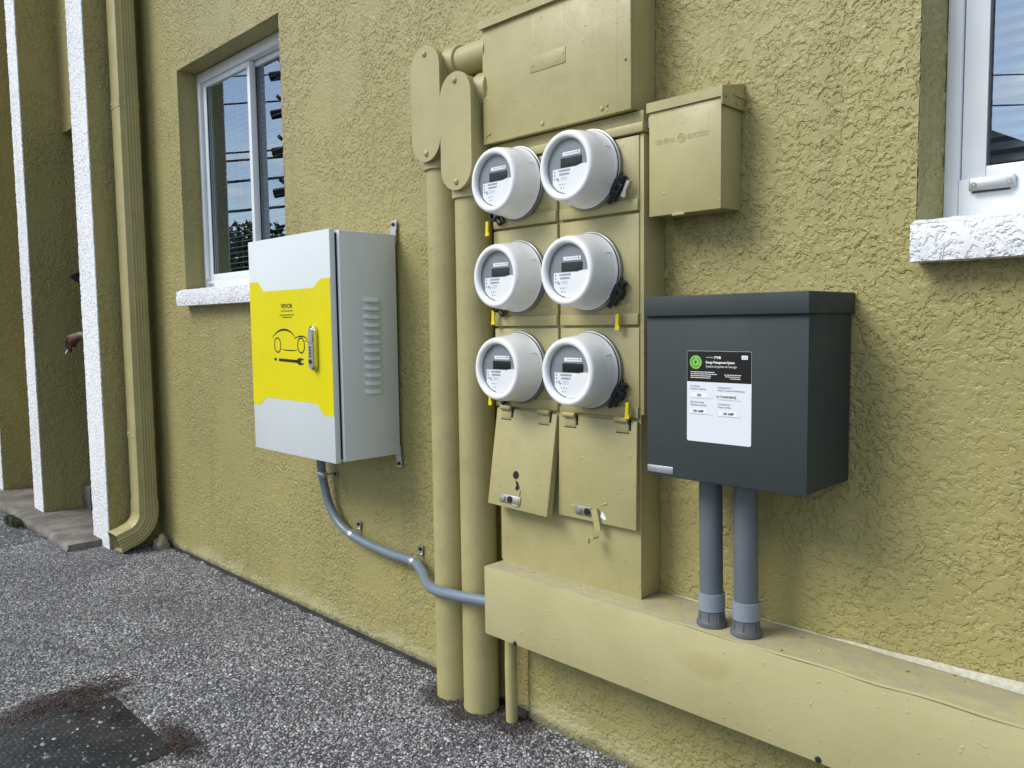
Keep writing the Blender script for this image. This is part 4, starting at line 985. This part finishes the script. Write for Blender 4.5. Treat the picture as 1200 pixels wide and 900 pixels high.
i0 = len(vb); vb += [(tuple(th0), .0115), (tuple(th1), .0100), (tuple(th2), .0080)]; eb += [(9, i0), (i0, i0+1), (i0+1, i0+2)]
skin_mesh('body', vb, eb, 'skin', pt)
skin_mesh('shirt', [(W_(0, 0, .76), .135), (W_(0, 0, 1.00), .125), (W_(0, 0, 1.15), (.15, .11)), (W_(.01, 0, 1.22), .07), (W_(-.02, -.16, 1.18), .072), (tuple(elbow.lerp(shl, .3)), .058), (W_(-.02, .16, 1.18), .072), (W_(.01, .185, 1.00), .058)], [(0, 1), (1, 2), (2, 3), (2, 4), (4, 5), (2, 6), (6, 7)], 'cloth_dark', pt)
skin_mesh('trousers', [(W_(0, 0, .80), .125), (W_(0, -.09, .74), .095), (W_(.02, -.09, .42), .07), (W_(0, -.09, .10), .06), (W_(0, .09, .74), .095), (W_(.02, .09, .42), .07), (W_(0, .09, .10), .06)], [(0, 1), (1, 2), (2, 3), (0, 4), (4, 5), (5, 6)], 'trouser', pt)
skin_mesh('shoe', [(W_(-.05, -.09, .045), .042), (W_(.08, -.09, .035), .04), (W_(.16, -.09, .03), .03)], [(0, 1), (1, 2)], 'cloth_dark', pt)
skin_mesh('shoe', [(W_(-.05, .09, .045), .042), (W_(.08, .09, .035), .04), (W_(.16, .09, .03), .03)], [(0, 1), (1, 2)], 'cloth_dark', pt)
b = B(); hc = Vector(W_(.055, 0, 1.405))
bmesh.ops.create_uvsphere(b.bm, u_segments=24, v_segments=14, radius=.103)
bmesh.ops.delete(b.bm, geom=[v for v in b.bm.verts if v.co.z < -.005], context='VERTS')
bmesh.ops.translate(b.bm, verts=b.bm.verts, vec=hc); cap = b.out('cap', 'cloth_dark', pt, 60)
b = B(); tipv = Vector((-4.885, -.128, 1.372)); fdir = (tipv-hc); fdir.z = 0; L_ = fdir.length; fdir.normalize(); sdir = Vector((-fdir.y, fdir.x, 0))
top_ = []; bot_ = []
for i in range(13):
    a = math.pi*i/12; w = math.cos(a); q = hc+sdir*w*.088+fdir*(.05+(L_-.05)*math.sin(a)**.7)+Vector((0, 0, -.004-(.045)*math.sin(a)-.03*w*w*math.sin(a)))
    top_.append(b.bm.verts.new(q)); bot_.append(b.bm.verts.new(q-Vector((0, 0, .005+.11*(1-math.sin(a))))))
b.bm.faces.new(top_); b.bm.faces.new(bot_[::-1])
for i in range(13): j = (i+1) % 13; b.bm.faces.new((top_[i], bot_[i], bot_[j], top_[j]))
b.out('visor', 'cloth_dark', cap, 60)
cg = tips[1]; t = thing('cigarette', 'short white cigarette held between the fingers of the hidden person', 'cigarette', tuple(cg))
b = B(); d_ = Vector((-.55, -.25, -.65)).normalized(); b.cyl(cg-d_*.012, cg+d_*.026, .0040, 10); b.out('paper', 'paper_white', t)
b = B(); b.cyl(cg+d_*.0262, cg+d_*.030, .0040, 10, .003); b.out('ash', 'label_print', t)

# ------------------------------------------------------------------ across the street: what the window panes mirror
P0 = Vector((-21.6, -11.0, 0)); wd = Vector((-.7071, .7071, 0)); wn = Vector((.7071, .7071, 0))
t = thing('utility_pole', 'wooden utility pole with crossarms mirrored in the left window', 'utility pole', tuple(P0))
b = B(); b.cyl(P0, P0+Vector((0, 0, 9.6)), .16, 14, .11); b.out('pole', 'wood_pole', t)
lv_ = [8.6, 7.5, 6.4, 5.2]
for z_ in lv_:
    b = B(); b.tube([P0+wn*-1.5+wd*.3+Vector((0, 0, z_)), P0+wn*1.5+wd*.3+Vector((0, 0, z_))], .07, 4); ca = b.out('crossarm', 'wood_pole', t, 0)
    for u in (-1, -.45, .45, 1): q = B(); q.cyl(P0+wn*u+wd*.3+Vector((0, 0, z_+.05)), P0+wn*u+wd*.3+Vector((0, 0, z_+.28)), .05, 8); q.out('insulator', 'wire', ca)
    b = B(); b.tube([P0+wd*.9+wn*.15+Vector((0, 0, z_-.15)), P0-wd*.7+wn*.1+Vector((0, 0, z_+.12))], .14, 6); b.tube([P0+wd*.6+Vector((0, 0, z_+.05)), P0-wd*.3+Vector((0, 0, z_-.4))], .05, 6); b.out('cable_bundle', 'wire', t)
for k, (z_, u) in enumerate(((8.75, -.45), (7.7, .45), (6.65, -1), (6.1, .45), (5.4, 1), (4.75, 0))):
    b = B(); pts = [P0+wn*u+wd*s+Vector((0, 0, z_-.8*(1-((abs(s) % 34)-17)**2/289)*(.5+.1*k))) for s in np.linspace(-34, 34, 41)]
    b.tube(pts, .022+.004*k, 6); w = b.out('power_line', 'wire', None); tag(w, ('topmost', 'second', 'third', 'fourth', 'fifth', 'lowest')[k]+' from the top of the dark power lines mirrored in the left window' if 0 < k < 5 else ('topmost' if k == 0 else 'lowest')+' of the dark power lines mirrored in the left window', 'power line', 'power lines on the utility pole')
def tree(x, y, h, r, label):
    t = thing('tree', label, 'tree', (x, y, 0), 'trees mirrored in the window')
    b = B(); b.tube([(x, y, 0), (x+.05, y, h*.4), (x, y+.05, h*.75)], [.14, .1, .05], 10)
    for k in range(5): a = k*1.3; b.tube([(x, y, h*.35), (x+math.cos(a)*r*.6, y+math.sin(a)*r*.6, h*.7)], [.06, .02], 6)
    b.out('trunk', 'bark', t)
    leafclump('crown', (x, y, h-r*.9), (r, r, r*.95), 9000, 'leaf', None, None, .14, t)['kind'] = 'stuff'
tree(-23.6, -10.4, 4.3, 2.3, 'bushy dark green tree mirrored at the bottom of the left window')
tree(-20.6, -13.6, 5.4, 2.3, 'slim dark tree beside the utility pole mirrored in the left window')
tree(-27.6, -7.2, 4.4, 2.4, 'lower leafy tree far left across the parking lot')
t = thing('house', 'low gabled house across the lot mirrored in the right window', 'house', (-8, -26, 0))
b = B(); b.box(-13, -1.5, -32, -24, 0, 3.2); b.out('wall', 'house_wall', t, 0)
b = B(); b.prism([(-13.6, 3.15), (-7.2, 6.6), (-.9, 3.15)], -32.5, -23.5); b.out('roof', 'roof', t, 0)
for x in (-11, -5): b = B(); b.box(x, x+1.4, -24.06, -23.98, 1, 2.3); b.out('window', 'lcd', t, 0)
for o in bpy.data.objects:
    if '_w' in o: del o['_w']
